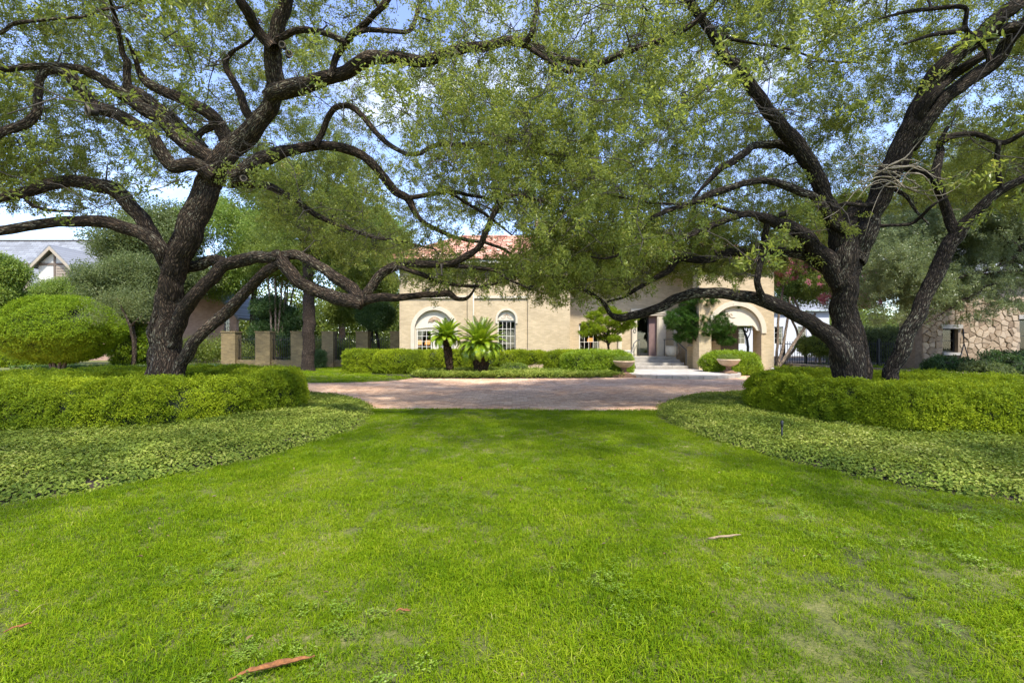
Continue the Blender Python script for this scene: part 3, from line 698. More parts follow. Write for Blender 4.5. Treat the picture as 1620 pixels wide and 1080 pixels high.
# ------------------------------------------------------------------ grass
def samp(n, x0, x1, y0, y1): return np.stack([rng.uniform(x0, x1, n), rng.uniform(y0, y1, n)], 1)
def lawn_pts(y0, y1, dens, wide=1.35):
    xm = wide*y1 + 1.0
    n = int((y1-y0)*2*xm*dens); p = samp(n, -xm, xm, y0, y1)
    k = in_front_lawn(p[:, 0], p[:, 1]) & (np.abs(p[:, 0]) < wide*p[:, 1] + 1.0); return p[k]
pp = np.concatenate([lawn_pts(1.2, 3.4, 560), lawn_pts(3.4, 6.0, 430), lawn_pts(6.0, 10.06, 330)])
patch = nz3(np.column_stack([pp, np.zeros(len(pp))]), 0.9, 3.0) + 0.5*nz3(np.column_stack([pp, np.zeros(len(pp))]), 2.6, 9.0)
side = np.clip((pp[:, 0] + 1.0)/4, 0, 1)*np.clip((6.2-pp[:, 1])/3, 0, 1)
thin = (rng.uniform(0, 1, len(pp)) < 0.55 + 0.2*side) & (patch*0.6 + 0.7*nz3(np.column_stack([pp, np.zeros(len(pp))]), 8.0, 5.0) + rng.normal(0, 0.13, len(pp)) < -0.47 + 0.34*side)
pp = pp[~thin]; patch = patch[~thin]
Z = lawn_z(pp[:, 0], pp[:, 1])
nrm = np.column_stack([rng.normal(0, 0.16, len(pp)), rng.normal(0, 0.16, len(pp)), np.ones(len(pp))])
tag(scatter('grass', GRASS_P, np.column_stack([pp, Z]), orient(nrm), rng.uniform(0.65, 1.1, len(pp))*(1 + 0.35*np.clip(patch, -0.6, 0.6)), M['grass']),
    'mown bright green lawn grass in front of the brick drive', 'grass')
wp = np.concatenate([lawn_pts(1.4, 4.6, 46), lawn_pts(4.6, 7, 8)]); wn_ = nz3(np.column_stack([wp, np.zeros(len(wp))]), 0.8, 21.0)
wp = wp[wn_ + 0.25*np.clip(wp[:, 0]/4, -1, 1) + rng.normal(0, 0.1, len(wp)) > 0.16]
tag(scatter('clover', WEED_P, np.column_stack([wp, lawn_z(wp[:, 0], wp[:, 1])+0.015]), orient(np.tile([0, 0, 1.0], (len(wp), 1)), jit=0.15), rng.uniform(0.4, 0.75, len(wp)), M['weed']),
    'small leaved clover patches in the lawn', 'clover')
sp_ = samp(9000, -24, -3.9, 16.3, 29); k = in_poly(sp_[:, 0], sp_[:, 1], FL) & (sp_[:, 0] > -1.25*sp_[:, 1]); sp_ = sp_[k]
tag(scatter('side_grass', GRASS_P, np.column_stack([sp_, np.zeros(len(sp_))]), orient(np.tile([0, 0, 1.0], (len(sp_), 1)), jit=0.2), rng.uniform(1.3, 2.2, len(sp_)), M['grass']),
    'bright mown grass beyond the drive in front of the brick pillars', 'grass')

# ------------------------------------------------------------------ ground cover
def hed_in(x, y, H, g=1.0): return np.hypot((x-H['c'][0])/H['r'][0], (y-H['c'][1])/H['r'][1]) < g
def cover(e, H, label):
    n = 36000; p = samp(n, e[0]-5.3, e[0]+5.3, e[1]-5.4, e[1]+5.4); q = ell(p[:, 0], p[:, 1], e) + rng.normal(0, 0.008, n)
    k = (q < 0.995) & ~hed_in(p[:, 0], p[:, 1], H, 0.93) & (np.abs(p[:, 0]) < 1.125*p[:, 1] + 1.6)
    p = p[k]; z = bed_z(e)(p[:, 0], p[:, 1]) + rng.uniform(0.0, 0.045, len(p)) + 0.02*nz3(np.column_stack([p, 0*p[:, 0]]), 3.0)
    ed = np.clip((ell(p[:, 0], p[:, 1], e) - 0.93)/0.07, 0, 1)
    out = np.column_stack([(p[:, 0]-e[0])*ed*0.2, (p[:, 1]-e[1])*ed*0.2, np.ones(len(p))])
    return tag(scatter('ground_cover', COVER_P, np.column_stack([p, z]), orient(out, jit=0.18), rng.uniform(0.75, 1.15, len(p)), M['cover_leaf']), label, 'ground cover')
cover(BEDL, HEDL, 'low glossy green ground cover carpet round the left oak hedge')
cover(BEDR, HEDR, 'low glossy green ground cover carpet round the right oak hedge')
p = samp(5200, -4.3, 5.2, 18.3, 21.6); k = in_poly(p[:, 0], p[:, 1], HB) & (p[:, 0] > -4.2); p = p[k]
tag(scatter('ground_cover', COVER_P, np.column_stack([p, rng.uniform(0.05, 0.2, len(p))]), orient(np.tile([0, 0, 1.0], (len(p), 1)), jit=0.25), rng.uniform(1.2, 1.9, len(p)), M['cover_leaf']),
    'pale green ground cover strip along the far drive edge below the cycads', 'ground cover')
p = samp(8000, 12.6, 26, 12.5, 27); k = in_poly(p[:, 0], p[:, 1], RB) & (p[:, 0] < 1.2*p[:, 1]); p = p[k]
tag(scatter('ground_cover', COVER_P, np.column_stack([p, rng.uniform(0.03, 0.2, len(p))]), orient(np.tile([0, 0, 1.0], (len(p), 1)), jit=0.25), rng.uniform(1.4, 2.2, len(p)), M['hedge_leaf']),
    'bright green ivy strip behind the right oak and along the low stone wall', 'ground cover')

# ================================================================== HEDGES AND SHRUBS
def hedge_ring(H, label, group):
    c, r, ho, h = H['c'], H['r'], H['hole'], H['h']
    root = empty('hedge', (c[0], c[1], 0), label, 'hedge', group)
    nU, prof = 110, []
    # t: 0 outer foot .. 1 inner foot, as (radial mix 0 outer..1 inner, height)
    prof = [(0.06, 0.0), (0.0, 0.12), (-0.01, 0.40), (0.01, 0.62), (0.05, 0.80), (0.13, 0.93), (0.25, 0.985), (0.5, 1.0), (0.75, 0.985), (0.87, 0.93), (0.95, 0.80), (0.99, 0.6), (1.0, 0.3), (1.0, 0.0)]
    prof2 = []
    for i in range(len(prof)-1):
        for t in (0, 0.5): prof2.append(tuple(a + (b-a)*t for a, b in zip(prof[i], prof[i+1])))
    prof2.append(prof[-1]); K = len(prof2)
    V = []
    for i in range(nU):
        a = 2*math.pi*i/nU; wob = 1 + 0.025*math.sin(a*5) + 0.02*math.sin(a*11+1)
        o = np.array([c[0] + r[0]*math.cos(a)*wob, c[1] + r[1]*math.sin(a)*wob]); inn = np.array([ho[0] + ho[2]*math.cos(a), ho[1] + ho[3]*math.sin(a)])
        for (m_, z) in prof2:
            q = o*(1-m_) + inn*m_; p = Vector((q[0], q[1], z*h))
            d = noise.noise(p*1.7)*0.08 + noise.noise(p*5.0)*0.075
            V.append((q[0] + (o[0]-inn[0])*d*0.25*(1 if m_ < .5 else -1), q[1] + (o[1]-inn[1])*d*0.25*(1 if m_ < .5 else -1), z*h + (d*0.6 if z > 0.3 else 0)))
    F = [(i*K+j, ((i+1) % nU)*K+j, ((i+1) % nU)*K+j+1, i*K+j+1) for i in range(nU) for j in range(K-1)]
    me = bpy.data.meshes.new('shade_core'); me.from_pydata(V, [], F); me.update()
    n = 40000; pts, nrm, ar = surf_points(me, n)
    if (nrm[pts[:, 2] > h*0.95][:, 2].mean() < 0): nrm = -nrm
    lump = nz3(pts, 6.0) + 0.6*nz3(pts, 15.0, 4.0)
    keep = (lump + rng.normal(0, 0.12, n) > -0.32) & (np.abs(pts[:, 0]) < 1.125*pts[:, 1] + 2.0)
    low = np.clip(1 - pts[:, 2]/0.2, 0, 1); keep &= rng.uniform(0, 1, n) > low*0.75
    pts, nrm, lump = pts[keep], nrm[keep], lump[keep]
    pts = pts + nrm*(0.085*lump + rng.normal(0, 0.02, len(pts)))[:, None]
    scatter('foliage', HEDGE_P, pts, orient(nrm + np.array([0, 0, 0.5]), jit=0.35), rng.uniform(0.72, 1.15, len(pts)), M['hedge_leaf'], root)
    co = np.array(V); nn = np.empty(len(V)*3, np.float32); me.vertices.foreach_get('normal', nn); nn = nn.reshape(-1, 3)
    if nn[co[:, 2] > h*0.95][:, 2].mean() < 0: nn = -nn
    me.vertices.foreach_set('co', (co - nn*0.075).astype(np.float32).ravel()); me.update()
    link('shade_core', me, M['inner'], root)  # solid body added inside; its dark colour paints shade behind the leaf gaps
hedge_ring(HEDL, 'round clipped green hedge encircling the left oak trunks', 'clipped hedge rings round the oaks')
hedge_ring(HEDR, 'round clipped green hedge encircling the right oak trunks', 'clipped hedge rings round the oaks')

def sq(t, e): return np.sign(t)*np.abs(t)**e
def blob_mesh(c, r, e1=1.0, e2=1.0, nu=28, nv=14, lump=0.10, lf=1.5, zmin=-1.0):
    V = []
    for j in range(nv+1):
        v = -math.pi/2 + math.pi*j/nv
        for i in range(nu):
            u = 2*math.pi*i/nu
            q = np.array([sq(math.cos(v), e1)*sq(math.cos(u), e2), sq(math.cos(v), e1)*sq(math.sin(u), e2), max(zmin, sq(math.sin(v), e1))])
            p = np.array(c) + q*np.array(r); d = noise.noise(Vector(p*lf/max(r)*1.6))*lump*2
            V.append(tuple(np.array(c) + q*np.array(r)*(1+d)))
    F = [(j*nu+i, j*nu+(i+1) % nu, (j+1)*nu+(i+1) % nu, (j+1)*nu+i) for j in range(nv) for i in range(nu)]
    return V, F
def shrub(name, label, cat, c, r, protos, m, n, scl=(0.8, 1.3), e1=0.6, e2=0.8, lump=0.08, lf=2.0, group=None, upb=0.5, gap=-0.6, stems=None, shrink=0.86, thick=0.05, root=None, inner='inner'):
    """clipped or free shrub: leafy sprays over a solid rounded core whose dark colour paints the inner shade"""
    if root is None: root = empty(name, (c[0], c[1], 0), label, cat, group)
    V, F = blob_mesh(c, r, e1, e2, lump=lump, lf=lf); me = bpy.data.meshes.new('shade_core'); me.from_pydata(V, [], F); me.update()
    pts, nrm, ar = surf_points(me, n); nrm = np.where((((pts-np.array(c))*nrm).sum(1) < 0)[:, None], -nrm, nrm)
    lum = nz3(pts, 2.2/max(r)*1.5) + 0.6*nz3(pts, 6/max(r)*1.5, 3.0); kp = lum + rng.normal(0, 0.15, n) > gap; kp &= pts[:, 2] > 0.03
    pts, nrm, lum = pts[kp], nrm[kp], lum[kp]
    pts = pts + nrm*(thick*lum + rng.normal(0, thick*0.5, len(pts)))[:, None]
    scatter('foliage', protos, pts, orient(nrm + np.array([0, 0, upb]), jit=0.4), rng.uniform(*scl, len(pts)), m, root)
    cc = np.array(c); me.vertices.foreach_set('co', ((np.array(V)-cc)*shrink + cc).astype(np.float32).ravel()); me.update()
    link('shade_core', me, M[inner], root)
    if stems:
        bk = Bark()
        for (b, t, r0) in stems: bk.tube([(*b, r0), *[(*(np.array(b)*(1-q) + np.array(t)*q + rv(0.04)), r0*(1-0.5*q)) for q in (0.35, 0.7)], (*t, r0*0.4)], 8, 0.08, 0.1)
        bk.build('stem', M['myrtle_bark'], root)
    return root

# ================================================================== HOUSE
HD = 24.0                               # depth of the main front
house = empty('brick_house', (2, HD, 0), 'buff brick house with arched windows, front steps and red tile roof', 'house')
# --- left front
xL, xR = hx(632, HD), hx(901, HD)
WX1, WX2 = -4.1, -0.285
holes = [arch(WX1, 1.04, 2.13, 0.60), arch(WX2, 0.48, 2.67, 0.55)]
wall_with_holes('wall', rect(xL, xR, -0.1, 5.75), holes, HD, HD+0.3, M['brick'], house)
def ringstone(cx, r0, r1, zs, z0, y0, y1, name='arch_trim', n=24):
    mb = MB()
    for sgn in (1,):
        pts_o = [(cx+r1, z0), ] + [(cx + r1*math.cos(math.pi*k/n), zs + r1*math.sin(math.pi*k/n)) for k in range(n+1)] + [(cx-r1, z0)]
        pts_i = [(cx+r0, z0), ] + [(cx + r0*math.cos(math.pi*k/n), zs + r0*math.sin(math.pi*k/n)) for k in range(n+1)] + [(cx-r0, z0)]
        for i in range(len(pts_o)-1):
            mb.prism([pts_i[i], pts_o[i], pts_o[i+1], pts_i[i+1]], y0, y1)
    return mb.build(name, M['cream'], house)
ringstone(WX1, 1.03, 1.24, 2.13, 0.6, HD-0.05, HD+0.02)
ringstone(WX2, 0.475, 0.585, 2.67, 2.45, HD-0.05, HD+0.02)
def scroll(mb, x, z, y, s, r=0.012, flip=1):
    mb.tube([(x + flip*s*(0.5*t + 0.28*math.cos(5.5*t)), y, z + s*(0.30*math.sin(5.5*t)*(1-0.3*t))) for t in np.linspace(0, 1, 14)], r, 5)
def casement(parent, x0, x1, z0, z1, nc, nr, y, bar=0.022, fr=0.05, mf='white'):
    w = empty('window', (0.5*(x0+x1), y, z0)); w.parent = parent; w.matrix_parent_inverse = Matrix.Translation(-WLOC(parent))
    mb = MB(); mb.box(x0, x1, y, y+0.06, z0, z0+fr); mb.box(x0, x1, y, y+0.06, z1-fr, z1); mb.box(x0, x0+fr, y, y+0.06, z0+fr, z1-fr); mb.box(x1-fr, x1, y, y+0.06, z0+fr, z1-fr)
    mb.build('frame', M[mf], w)
    mb = MB(); iw = (x1-x0-2*fr)/nc; ih = (z1-z0-2*fr)/nr
    for i in range(1, nc): mb.box(x0+fr+i*iw-bar/2, x0+fr+i*iw+bar/2, y+0.012, y+0.045, z0+fr, z1-fr)
    for j in range(1, nr): mb.box(x0+fr, x1-fr, y+0.015, y+0.042, z0+fr+j*ih-bar/2, z0+fr+j*ih+bar/2)
    mb.build('muntin', M[mf], w)
    pm = MB(); pm.box(-iw/2+bar/2, iw/2-bar/2, -0.003, 0.003, -ih/2+bar/2, ih/2-bar/2); pme = pm.mesh('pane'); f = None
    for i in range(nc):
        for j in range(nr):
            if f is None: f = o = link('pane', pme, M['glass'], w)
            else: o = f.copy(); COL.objects.link(o)
            o.location = (x0+fr+(i+0.5)*iw, y+0.03, z0+fr+(j+0.5)*ih)
    return w
# window 1: tympanum panel, centre mullion, two casements
yw = HD + 0.12
mb = MB(); zs = 2.13
poly = [(WX1-1.03, zs+0.02)] + [(WX1-1.03+2.06*t, zs+0.02+0.10*math.sin(math.pi*t)) for t in (0.15, 0.3, 0.5, 0.7, 0.85)] + [(WX1+1.03, zs+0.02)] + [(WX1 + 1.03*math.cos(math.pi*k/20), zs+0.02 + 1.0*math.sin(math.pi*k/20)) for k in range(1, 20)]
mb.prism(poly, yw, yw+0.08); mb.build('tympanum', M['panel'], house)
mb = MB(); mb.box(WX1-1.03, WX1+1.03, yw+0.085, yw+0.14, zs-0.12, zs+0.35); mb.box(WX1-0.14, WX1+0.14, yw-0.02, yw+0.10, 0.6, zs+0.0); mb.box(WX1-1.03, WX1-0.97, yw, yw+0.1, 0.6, zs); mb.box(WX1+0.97, WX1+1.03, yw, yw+0.1, 0.6, zs)
mb.box(WX1-1.06, WX1+1.06, HD-0.08, HD+0.2, 0.50, 0.6); mb.build('window_surround', M['panel'], house)
mb = MB()
for k in range(9):
    a = math.pi*(0.12 + 0.095*k); mb.tube([(WX1 + 0.10*math.cos(a), yw-0.01, zs+0.34+0.10*math.sin(a)), (WX1 + 0.30*math.cos(a), yw-0.02, zs+0.34+0.30*math.sin(a))], [0.014, 0.032], 6)
mb.tube([(WX1 + 0.33*math.cos(a), yw-0.01, zs+0.34+0.33*math.sin(a)) for a in np.linspace(0.05, math.pi-0.05, 14)], 0.02, 6)
mb.build('shell_ornament', M['urn'], house)
casement(house, WX1-0.95, WX1-0.15, 0.62, zs-0.02, 3, 5, yw+0.0); casement(house, WX1+0.15, WX1+0.95, 0.62, zs-0.02, 3, 5, yw+0.0)
# window 2
mb = MB(); mb.prism([(WX2-0.475, 2.62), (WX2+0.475, 2.62)] + [(WX2 + 0.475*math.cos(math.pi*k/16), 2.67+0.475*math.sin(math.pi*k/16)) for k in range(17)], yw-0.04, yw+0.05); mb.build('tympanum', M['panel'], house)
mb = MB(); scroll(mb, WX2+0.05, 2.80, yw-0.05, 0.34); scroll(mb, WX2-0.05, 2.80, yw-0.05, 0.34, flip=-1); scroll(mb, WX2, 2.93, yw-0.05, 0.14); scroll(mb, WX2, 2.93, yw-0.05, 0.14, flip=-1)
mb.build('scroll_ornament', M['urn'], house)
casement(house, WX2-0.475, WX2+0.475, 0.58, 2.60, 4, 5, yw)
# rooms behind the glass
def room(x0, x1, y0, y1, z0, z1):
    mb = MB(); mb.add([(x0,y0,z0),(x1,y0,z0),(x1,y1,z0),(x0,y1,z0),(x0,y0,z1),(x1,y0,z1),(x1,y1,z1),(x0,y1,z1)], [(0,1,2,3),(7,6,5,4),(5,6,2,1),(6,7,3,2),(7,4,0,3)])
    return mb.build('room_interior', M['dark'], house)
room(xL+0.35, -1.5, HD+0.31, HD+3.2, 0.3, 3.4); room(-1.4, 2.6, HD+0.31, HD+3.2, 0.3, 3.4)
mb = MB(); mb.box(WX1-0.99, WX1+0.99, yw+0.17, yw+0.175, 0.62, 0.90); 
def lamp(x, y, z, label):
    t = empty('table_lamp', (x, y, z-0.5), label, 'lamp', 'lit table lamps behind the windows')
    mb = MB(); mb.lathe([(0.10, 0), (0.10, 0.03), (0.03, 0.06), (0.05, 0.2), (0.02, 0.34), (0.015, 0.5)], (x, y, z-0.5), 12); mb.build('lamp_base', M['urn'], t)
    mb = MB(); mb.lathe([(0.19, 0), (0.13, 0.24)], (x, y, z), 16); mb.build('lamp_shade', M['lampshade'], t)
    mb = MB(); mb.box(x-0.4, x+0.4, y-0.25, y+0.25, z-0.55, z-0.5); mb.box(x-0.36, x-0.30, y-0.2, y+0.2, 0.3, z-0.55); mb.box(x+0.30, x+0.36, y-0.2, y+0.2, 0.3, z-0.55)
    st = mb.build('side_table', M['timber']); tag(st, label.replace('lit lamp', 'table under the lit lamp'), 'table', 'side tables under the lamps')
lamp(hx(663, 25.2), 25.2, hz(545, 25.2), 'lit lamp with orange shade, the left one behind the large arched window')
lamp(hx(677, 25.2), 25.2, hz(545, 25.2), 'lit lamp with orange shade, the right one behind the large arched window')
# string course, downpipe pilaster, step of the wall
mb = MB(); mb.box(xL-0.03, -2.34, HD-0.07, HD+0.01, 3.77, 3.90); mb.box(-2.06, xR-2.2, HD-0.07, HD+0.01, 3.77, 3.90); mb.build('string_course', M['cream'], house)
mb = MB(); mb.box(-2.33, -2.07, HD-0.13, HD+0.01, -0.1, 5.7); mb.build('pilaster', M['brick'], house)
mb = MB(); mb.tube([(-2.03, HD-0.08, 5.6), (-2.03, HD-0.08, 0.0)], 0.045, 10); mb.build('downpipe', M['cream'], house)
mb = MB(); mb.box(hx(835, HD), xR+0.02, HD-0.09, HD+0.02, -0.1, 5.75); mb.build('wall_bay', M['brick'], house)
# --- recessed entrance front
RD = 25.2
rx0, rx1 = xR-0.2, hx(1100, RD)
W3 = (hx(916, RD), hx(948, RD)); DX = (hx(1007, RD), hx(1039, RD)); DZ = (0.70, 2.92)
wall_with_holes('wall', rect(rx0, rx1, -0.1, 5.75), [rect(W3[0], W3[1], 0.45, 2.5), rect(DX[0], DX[1], DZ[0], DZ[1])], RD, RD+0.3, M['brick'], house)
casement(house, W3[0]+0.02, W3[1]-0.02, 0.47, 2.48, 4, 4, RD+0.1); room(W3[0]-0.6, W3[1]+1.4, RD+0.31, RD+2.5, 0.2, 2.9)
lamp(hx(934, RD+0.9), RD+0.9, hz(541, RD+0.9), 'lit lamp with orange shade behind the window by the entrance')
mb = MB(); mb.box(xR-0.02, xR+0.02+0.0, HD+0.31, RD-0.002, -0.1, 5.7); mb.build('return_wall', M['brick'], house)
def cpost(x0, x1, z0, z1, y=RD-0.12, name='door_jamb'):
    mb = MB(); mb.box(x0, x1, y, RD+0.01, z0, z1); mb.box(x0+0.05, x1-0.05, y-0.03, y+0.002, z0+0.1, z1-0.1); mb.build(name, M['cream'], house)
cpost(DX[0]-0.28, DX[0], 0.70, 2.92); cpost(DX[1], DX[1]+0.48, 0.70, 2.92)
cpost(DX[0]-0.34, DX[1]+0.54, 2.922, 3.30, RD-0.16, 'door_head'); cpost(hx(977, RD), hx(983, RD), 0.2, 3.0, RD-0.10, 'side_post')
cpost(hx(1066, RD), hx(1071, RD), 0.7, 3.1, RD-0.06, 'side_post')
dr = empty('front_door', (DX[0], RD+0.15, DZ[0])); dr.parent = house; dr.matrix_parent_inverse = Matrix.Translation(-WLOC(house))
dm = hx(1027.5, RD)
mb = MB(); mb.box(DX[0]+0.001, DX[0]+0.07, RD+0.14, RD+0.20, DZ[0], DZ[1]); mb.box(dm-0.07, dm, RD+0.14, RD+0.20, DZ[0], DZ[1]); mb.box(DX[0]+0.07, dm-0.07, RD+0.14, RD+0.20, DZ[1]-0.12, DZ[1]); mb.box(DX[0]+0.07, dm-0.07, RD+0.14, RD+0.20, DZ[0], DZ[0]+0.16); mb.build('frame', M['iron'], dr)
mb = MB(); mb.box(DX[0]+0.07, dm-0.07, RD+0.165, RD+0.175, DZ[0]+0.16, DZ[1]-0.12); mb.build('pane', M['glass'], dr)
mb = MB(); mb.box(dm+0.002, DX[1]-0.002, RD+0.10, RD+0.16, DZ[0], DZ[1]); mb.box(dm+0.06, DX[1]-0.06, RD+0.09, RD+0.102, DZ[0]+0.15, DZ[1]-0.15); mb.build('door_leaf', M['doorwood'], dr)
mb = MB(); mb.tube([(dm-0.035, RD+0.12, 1.55), (dm-0.035, RD+0.10, 1.60), (dm-0.035, RD+0.10, 1.95), (dm-0.035, RD+0.12, 2.0)], 0.014, 8); mb.build('handle', M['greyiron'], dr)
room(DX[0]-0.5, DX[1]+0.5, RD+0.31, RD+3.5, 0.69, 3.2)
# house number 0 on the jamb
nx_ = DX[0]-0.14
mb = MB(); mb.tube([(nx_ + 0.065*math.cos(a), RD-0.165, 2.08 + 0.10*math.sin(a)) for a in np.linspace(0, 2*math.pi, 21)], 0.014, 6, False); mb.build('number', M['iron'], house)
# --- right block and porte-cochere
BD = 24.3
bx0, bx1 = hx(1087, BD), hx(1140, BD)
wall_with_holes('wall', rect(bx0, bx1, -0.1, 5.2), [rect(hx(1089, BD), hx(1104, BD), 1.38, 2.3)], BD, BD+0.3, M['brick'], house)
mb = MB(); mb.box(bx0-0.002, bx0+0.25, BD+0.301, RD-0.005, -0.1, 5.2); mb.build('return_wall', M['brick'], house)
casement(house, hx(1089, BD)+0.01, hx(1104, BD)-0.01, 1.40, 2.28, 2, 2, BD+0.12, mf='timber'); room(bx0+0.3, bx1-0.1, BD+0.31, BD+2, 1.0, 2.8)
mb = MB(); mb.box(hx(1087.5, BD), hx(1107, BD), BD-0.16, BD+0.05, 1.24, 1.34); mb.build('window_ledge', M['stone_step'], house)
PD = 22.2; pcx = hx(1165, PD); pxr = hx(1224.5, PD); pxl = hx(1106, PD)
zsp = 2.02
wall_with_holes('wall', rect(pxl, pxr, -0.1, 5.1), [arch(pcx, 1.22, zsp, -0.099)], PD, PD+0.8, M['brick'], house)
ringstone(pcx, 1.215, 1.45, zsp, 1.9, PD-0.05, PD+0.02)
mb = MB(); zb = hz(515, PD)
poly = [(pcx-1.21, zsp-0.0), (pcx-1.05, zsp+0.02), (pcx-0.98, zsp+0.14), (pcx-0.86, zb), (pcx+0.86, zb), (pcx+0.98, zsp+0.14), (pcx+1.05, zsp+0.02), (pcx+1.21, zsp)] + [(pcx + 1.21*math.cos(math.pi*k/20), zsp + 1.21*math.sin(math.pi*k/20)) for k in range(1, 20)]
mb.prism(poly, PD+0.10, PD+0.25); mb.build('tympanum', M['panel'], house)
mb = MB(); scroll(mb, pcx-0.28, 2.75, PD+0.09, 0.4, 0.016); scroll(mb, pcx-0.36, 2.75, PD+0.09, 0.4, 0.016, -1); mb.build('scroll_ornament', M['urn'], house)
mb = MB(); mb.box(pxr-0.62, pxr-0.02, PD+0.802, PD+4.2, 2.9, 5.1); mb.box(pxl+0.1, pxr-0.63, PD+0.802, PD+4.2, 3.35, 3.5); mb.build('porch_ceiling', M['soffit'], house)
mb = MB(); mb.box(hx(1155, 26.4), hx(1164.5, 26.4), 26.1, 26.7, -0.1, 3.34); mb.box(bx1+0.02, hx(1155, 26.4)-0.02, 25.6, 25.8, -0.1, 3.34); mb.build('porch_pier', M['soffit'], house)
mb = MB(); mb.box(pxl-0.1, pxr+0.12, PD-0.2, PD+4.3, 5.1, 5.28); mb.build('eave', M['panel'], house)
# --- roof: hipped, rolled clay tiles
def tiled(name, x0, x1, y0, z0, y1, z1, hipL, hipR, pitch=0.28):
    wv = 6; nx = int((x1-x0)/pitch)*wv + 1; L = math.hypot(y1-y0, z1-z0); rows = int(L/0.40)
    xs = np.linspace(x0, x1, nx); ts = []
    for j in range(rows): ts += [(j/rows, 0.035), ((j+0.97)/rows, 0.0)]
    ny = np.array([-(z1-z0), y1-y0])/L*1.0
    V = []; prof = 0.055*np.abs(np.sin(np.pi*(xs-x0)/pitch))
    for (t, up) in ts:
        yy = y0 + (y1-y0)*t; zz = z0 + (z1-z0)*t
        off = prof + up
        V.append(np.column_stack([xs, yy + ny[0]*off, zz + ny[1]*off]))
    V = np.concatenate(V); K = len(ts); F = []
    for j in range(K-1):
        t = ts[j][0]; xa = x0 + hipL*t; xb = x1 - hipR*t
        i = np.nonzero((xs[:-1] >= xa) & (xs[1:] <= xb))[0]; a = j*nx + i
        F += np.stack([a, a+1, a+nx+1, a+nx], 1).tolist()
    me = bpy.data.meshes.new(name); me.from_pydata(V.tolist(), [], F); me.update()
    o = link(name, me, M['tile'], house); return o
tiled('roof', -6.6, 11.0, HD-0.45, 5.72, HD+4.2, 7.9, 3.6, 3.0)
tiled('roof', pxl-0.6, pxr+0.35, PD-0.35, 5.25, PD+3.0, 7.1, 1.6, 1.6)
mb = MB(); mb.box(-6.6, 11.0, HD-0.40, HD+0.6, 5.58, 5.71); mb.box(-6.45, 10.9, HD-0.22, HD+0.6, 5.45, 5.58); mb.build('eave', M['panel'], house)
mb = MB(); zz = 7.85
mb.add([(-6.6, HD-0.4, 5.66), (-3.0, HD+4.2, zz), (-6.6, HD+9, 5.66), (11.0, HD-0.4, 5.66), (8.0, HD+4.2, zz), (11.0, HD+9, 5.66)], [(0, 1, 2), (3, 5, 4), (1, 4, 5, 2)])
mb.build('roof_back', M['tile'], house)
mb = MB(); mb.tube([(-3.05, HD+4.2, 7.98), (8.0, HD+4.2, 7.98)], 0.10, 8); mb.tube([(-6.55, HD-0.42, 5.80), (-3.05, HD+4.2, 7.98)], 0.10, 8); mb.build('ridge_tile', M['tile'], house)
mb = MB(); mb.box(hx(848, 27), hx(890, 27), 26.6, 27.5, 6.3, 8.45); mb.box(hx(846, 27), hx(892, 27), 26.55, 27.55, 8.45, 8.62); mb.build('chimney', M['brick'], house)
mb = MB(); mb.box(xL, xL+0.3, HD+0.31, HD+9, -0.1, 5.7); mb.box(xL+0.32, 11, HD+8.8, HD+9.0, -0.1, 5.7); mb.build('side_wall', M['brick'], house)

# --- steps and round landing
steps = empty('front_steps', (6.9, 23.5, 0), 'four grey stone steps rising to the black front door', 'steps')
sx0 = hx(1001, 23.5); ztops = [0.278, 0.417, 0.556, 0.695]; ys = [22.95, 23.30, 23.65, 24.0]; xr = [hx(1089, 22.95), hx(1082, 23.3), hx(1076, 23.65), hx(1070, 24.0)]
for k in range(4):
    z1 = ztops[k]; z0 = z1-0.139; y1 = 25.19 if k == 3 else ys[k+1]+0.06
    x = sx0; lens = []
    while x < xr[k]-0.2:
        ln = min(random.uniform(0.6, 0.95), xr[k]-x)
        if xr[k]-x-ln < 0.3: ln = xr[k]-x
        mb = MB(); mb.box(x+0.004, x+ln-0.004, ys[k]-0.02, y1, z0+0.004, z1, 0.012); o = mb.build('step_block', M['stone_step'], steps); o.location.z = 0; x += ln
mb = MB(); mb.box(sx0+0.05, xr[3]-0.05, 24.3, 25.1, 0.10, 0.55); mb.build('step_core', M['stone_step'], steps)
landing = empty('stone_landing', (7.3, 20.95, 0), 'semicircular pale stone landing raised one step above the drive', 'landing')
LC = (7.3, 20.95); LR = 2.9; nb = 15
for k in range(nb):
    a0 = math.pi*(1 + (k+0.02)/nb); a1 = math.pi*(1 + (k+0.98)/nb); q = np.linspace(a0, a1, 4)
    poly = [(LC[0]+LR*math.cos(a), LC[1]+LR*math.sin(a)) for a in q] + [(LC[0]+(LR-0.35)*math.cos(a), LC[1]+(LR-0.35)*math.sin(a)) for a in q[::-1]]
    mb = MB(); mb.zprism(poly, -0.05, 0.125 + random.uniform(-.003, .003)); mb.build('coping_block', M['stone_step'], landing)
ry = LC[1] - LR + 0.36; row = 0
while ry < 23.0:
    rh = 0.46; hw = math.sqrt(max(0.0, (LR-0.36)**2 - max(0.0, LC[1]-ry)**2)); x = LC[0]-hw
    if hw > 0.25:
        x += 0.01
        while x < LC[0]+hw-0.05:
            ln = min(random.uniform(0.55, 0.85), LC[0]+hw-x)
            mb = MB(); mb.box(x+0.006, x+ln-0.006, ry+0.006, min(ry+rh, 23.0)-0.006, -0.04, 0.122+random.uniform(-.003, .003), 0.008); mb.build('paving_stone', M['stone_pale'], landing); x += ln
    ry += rh
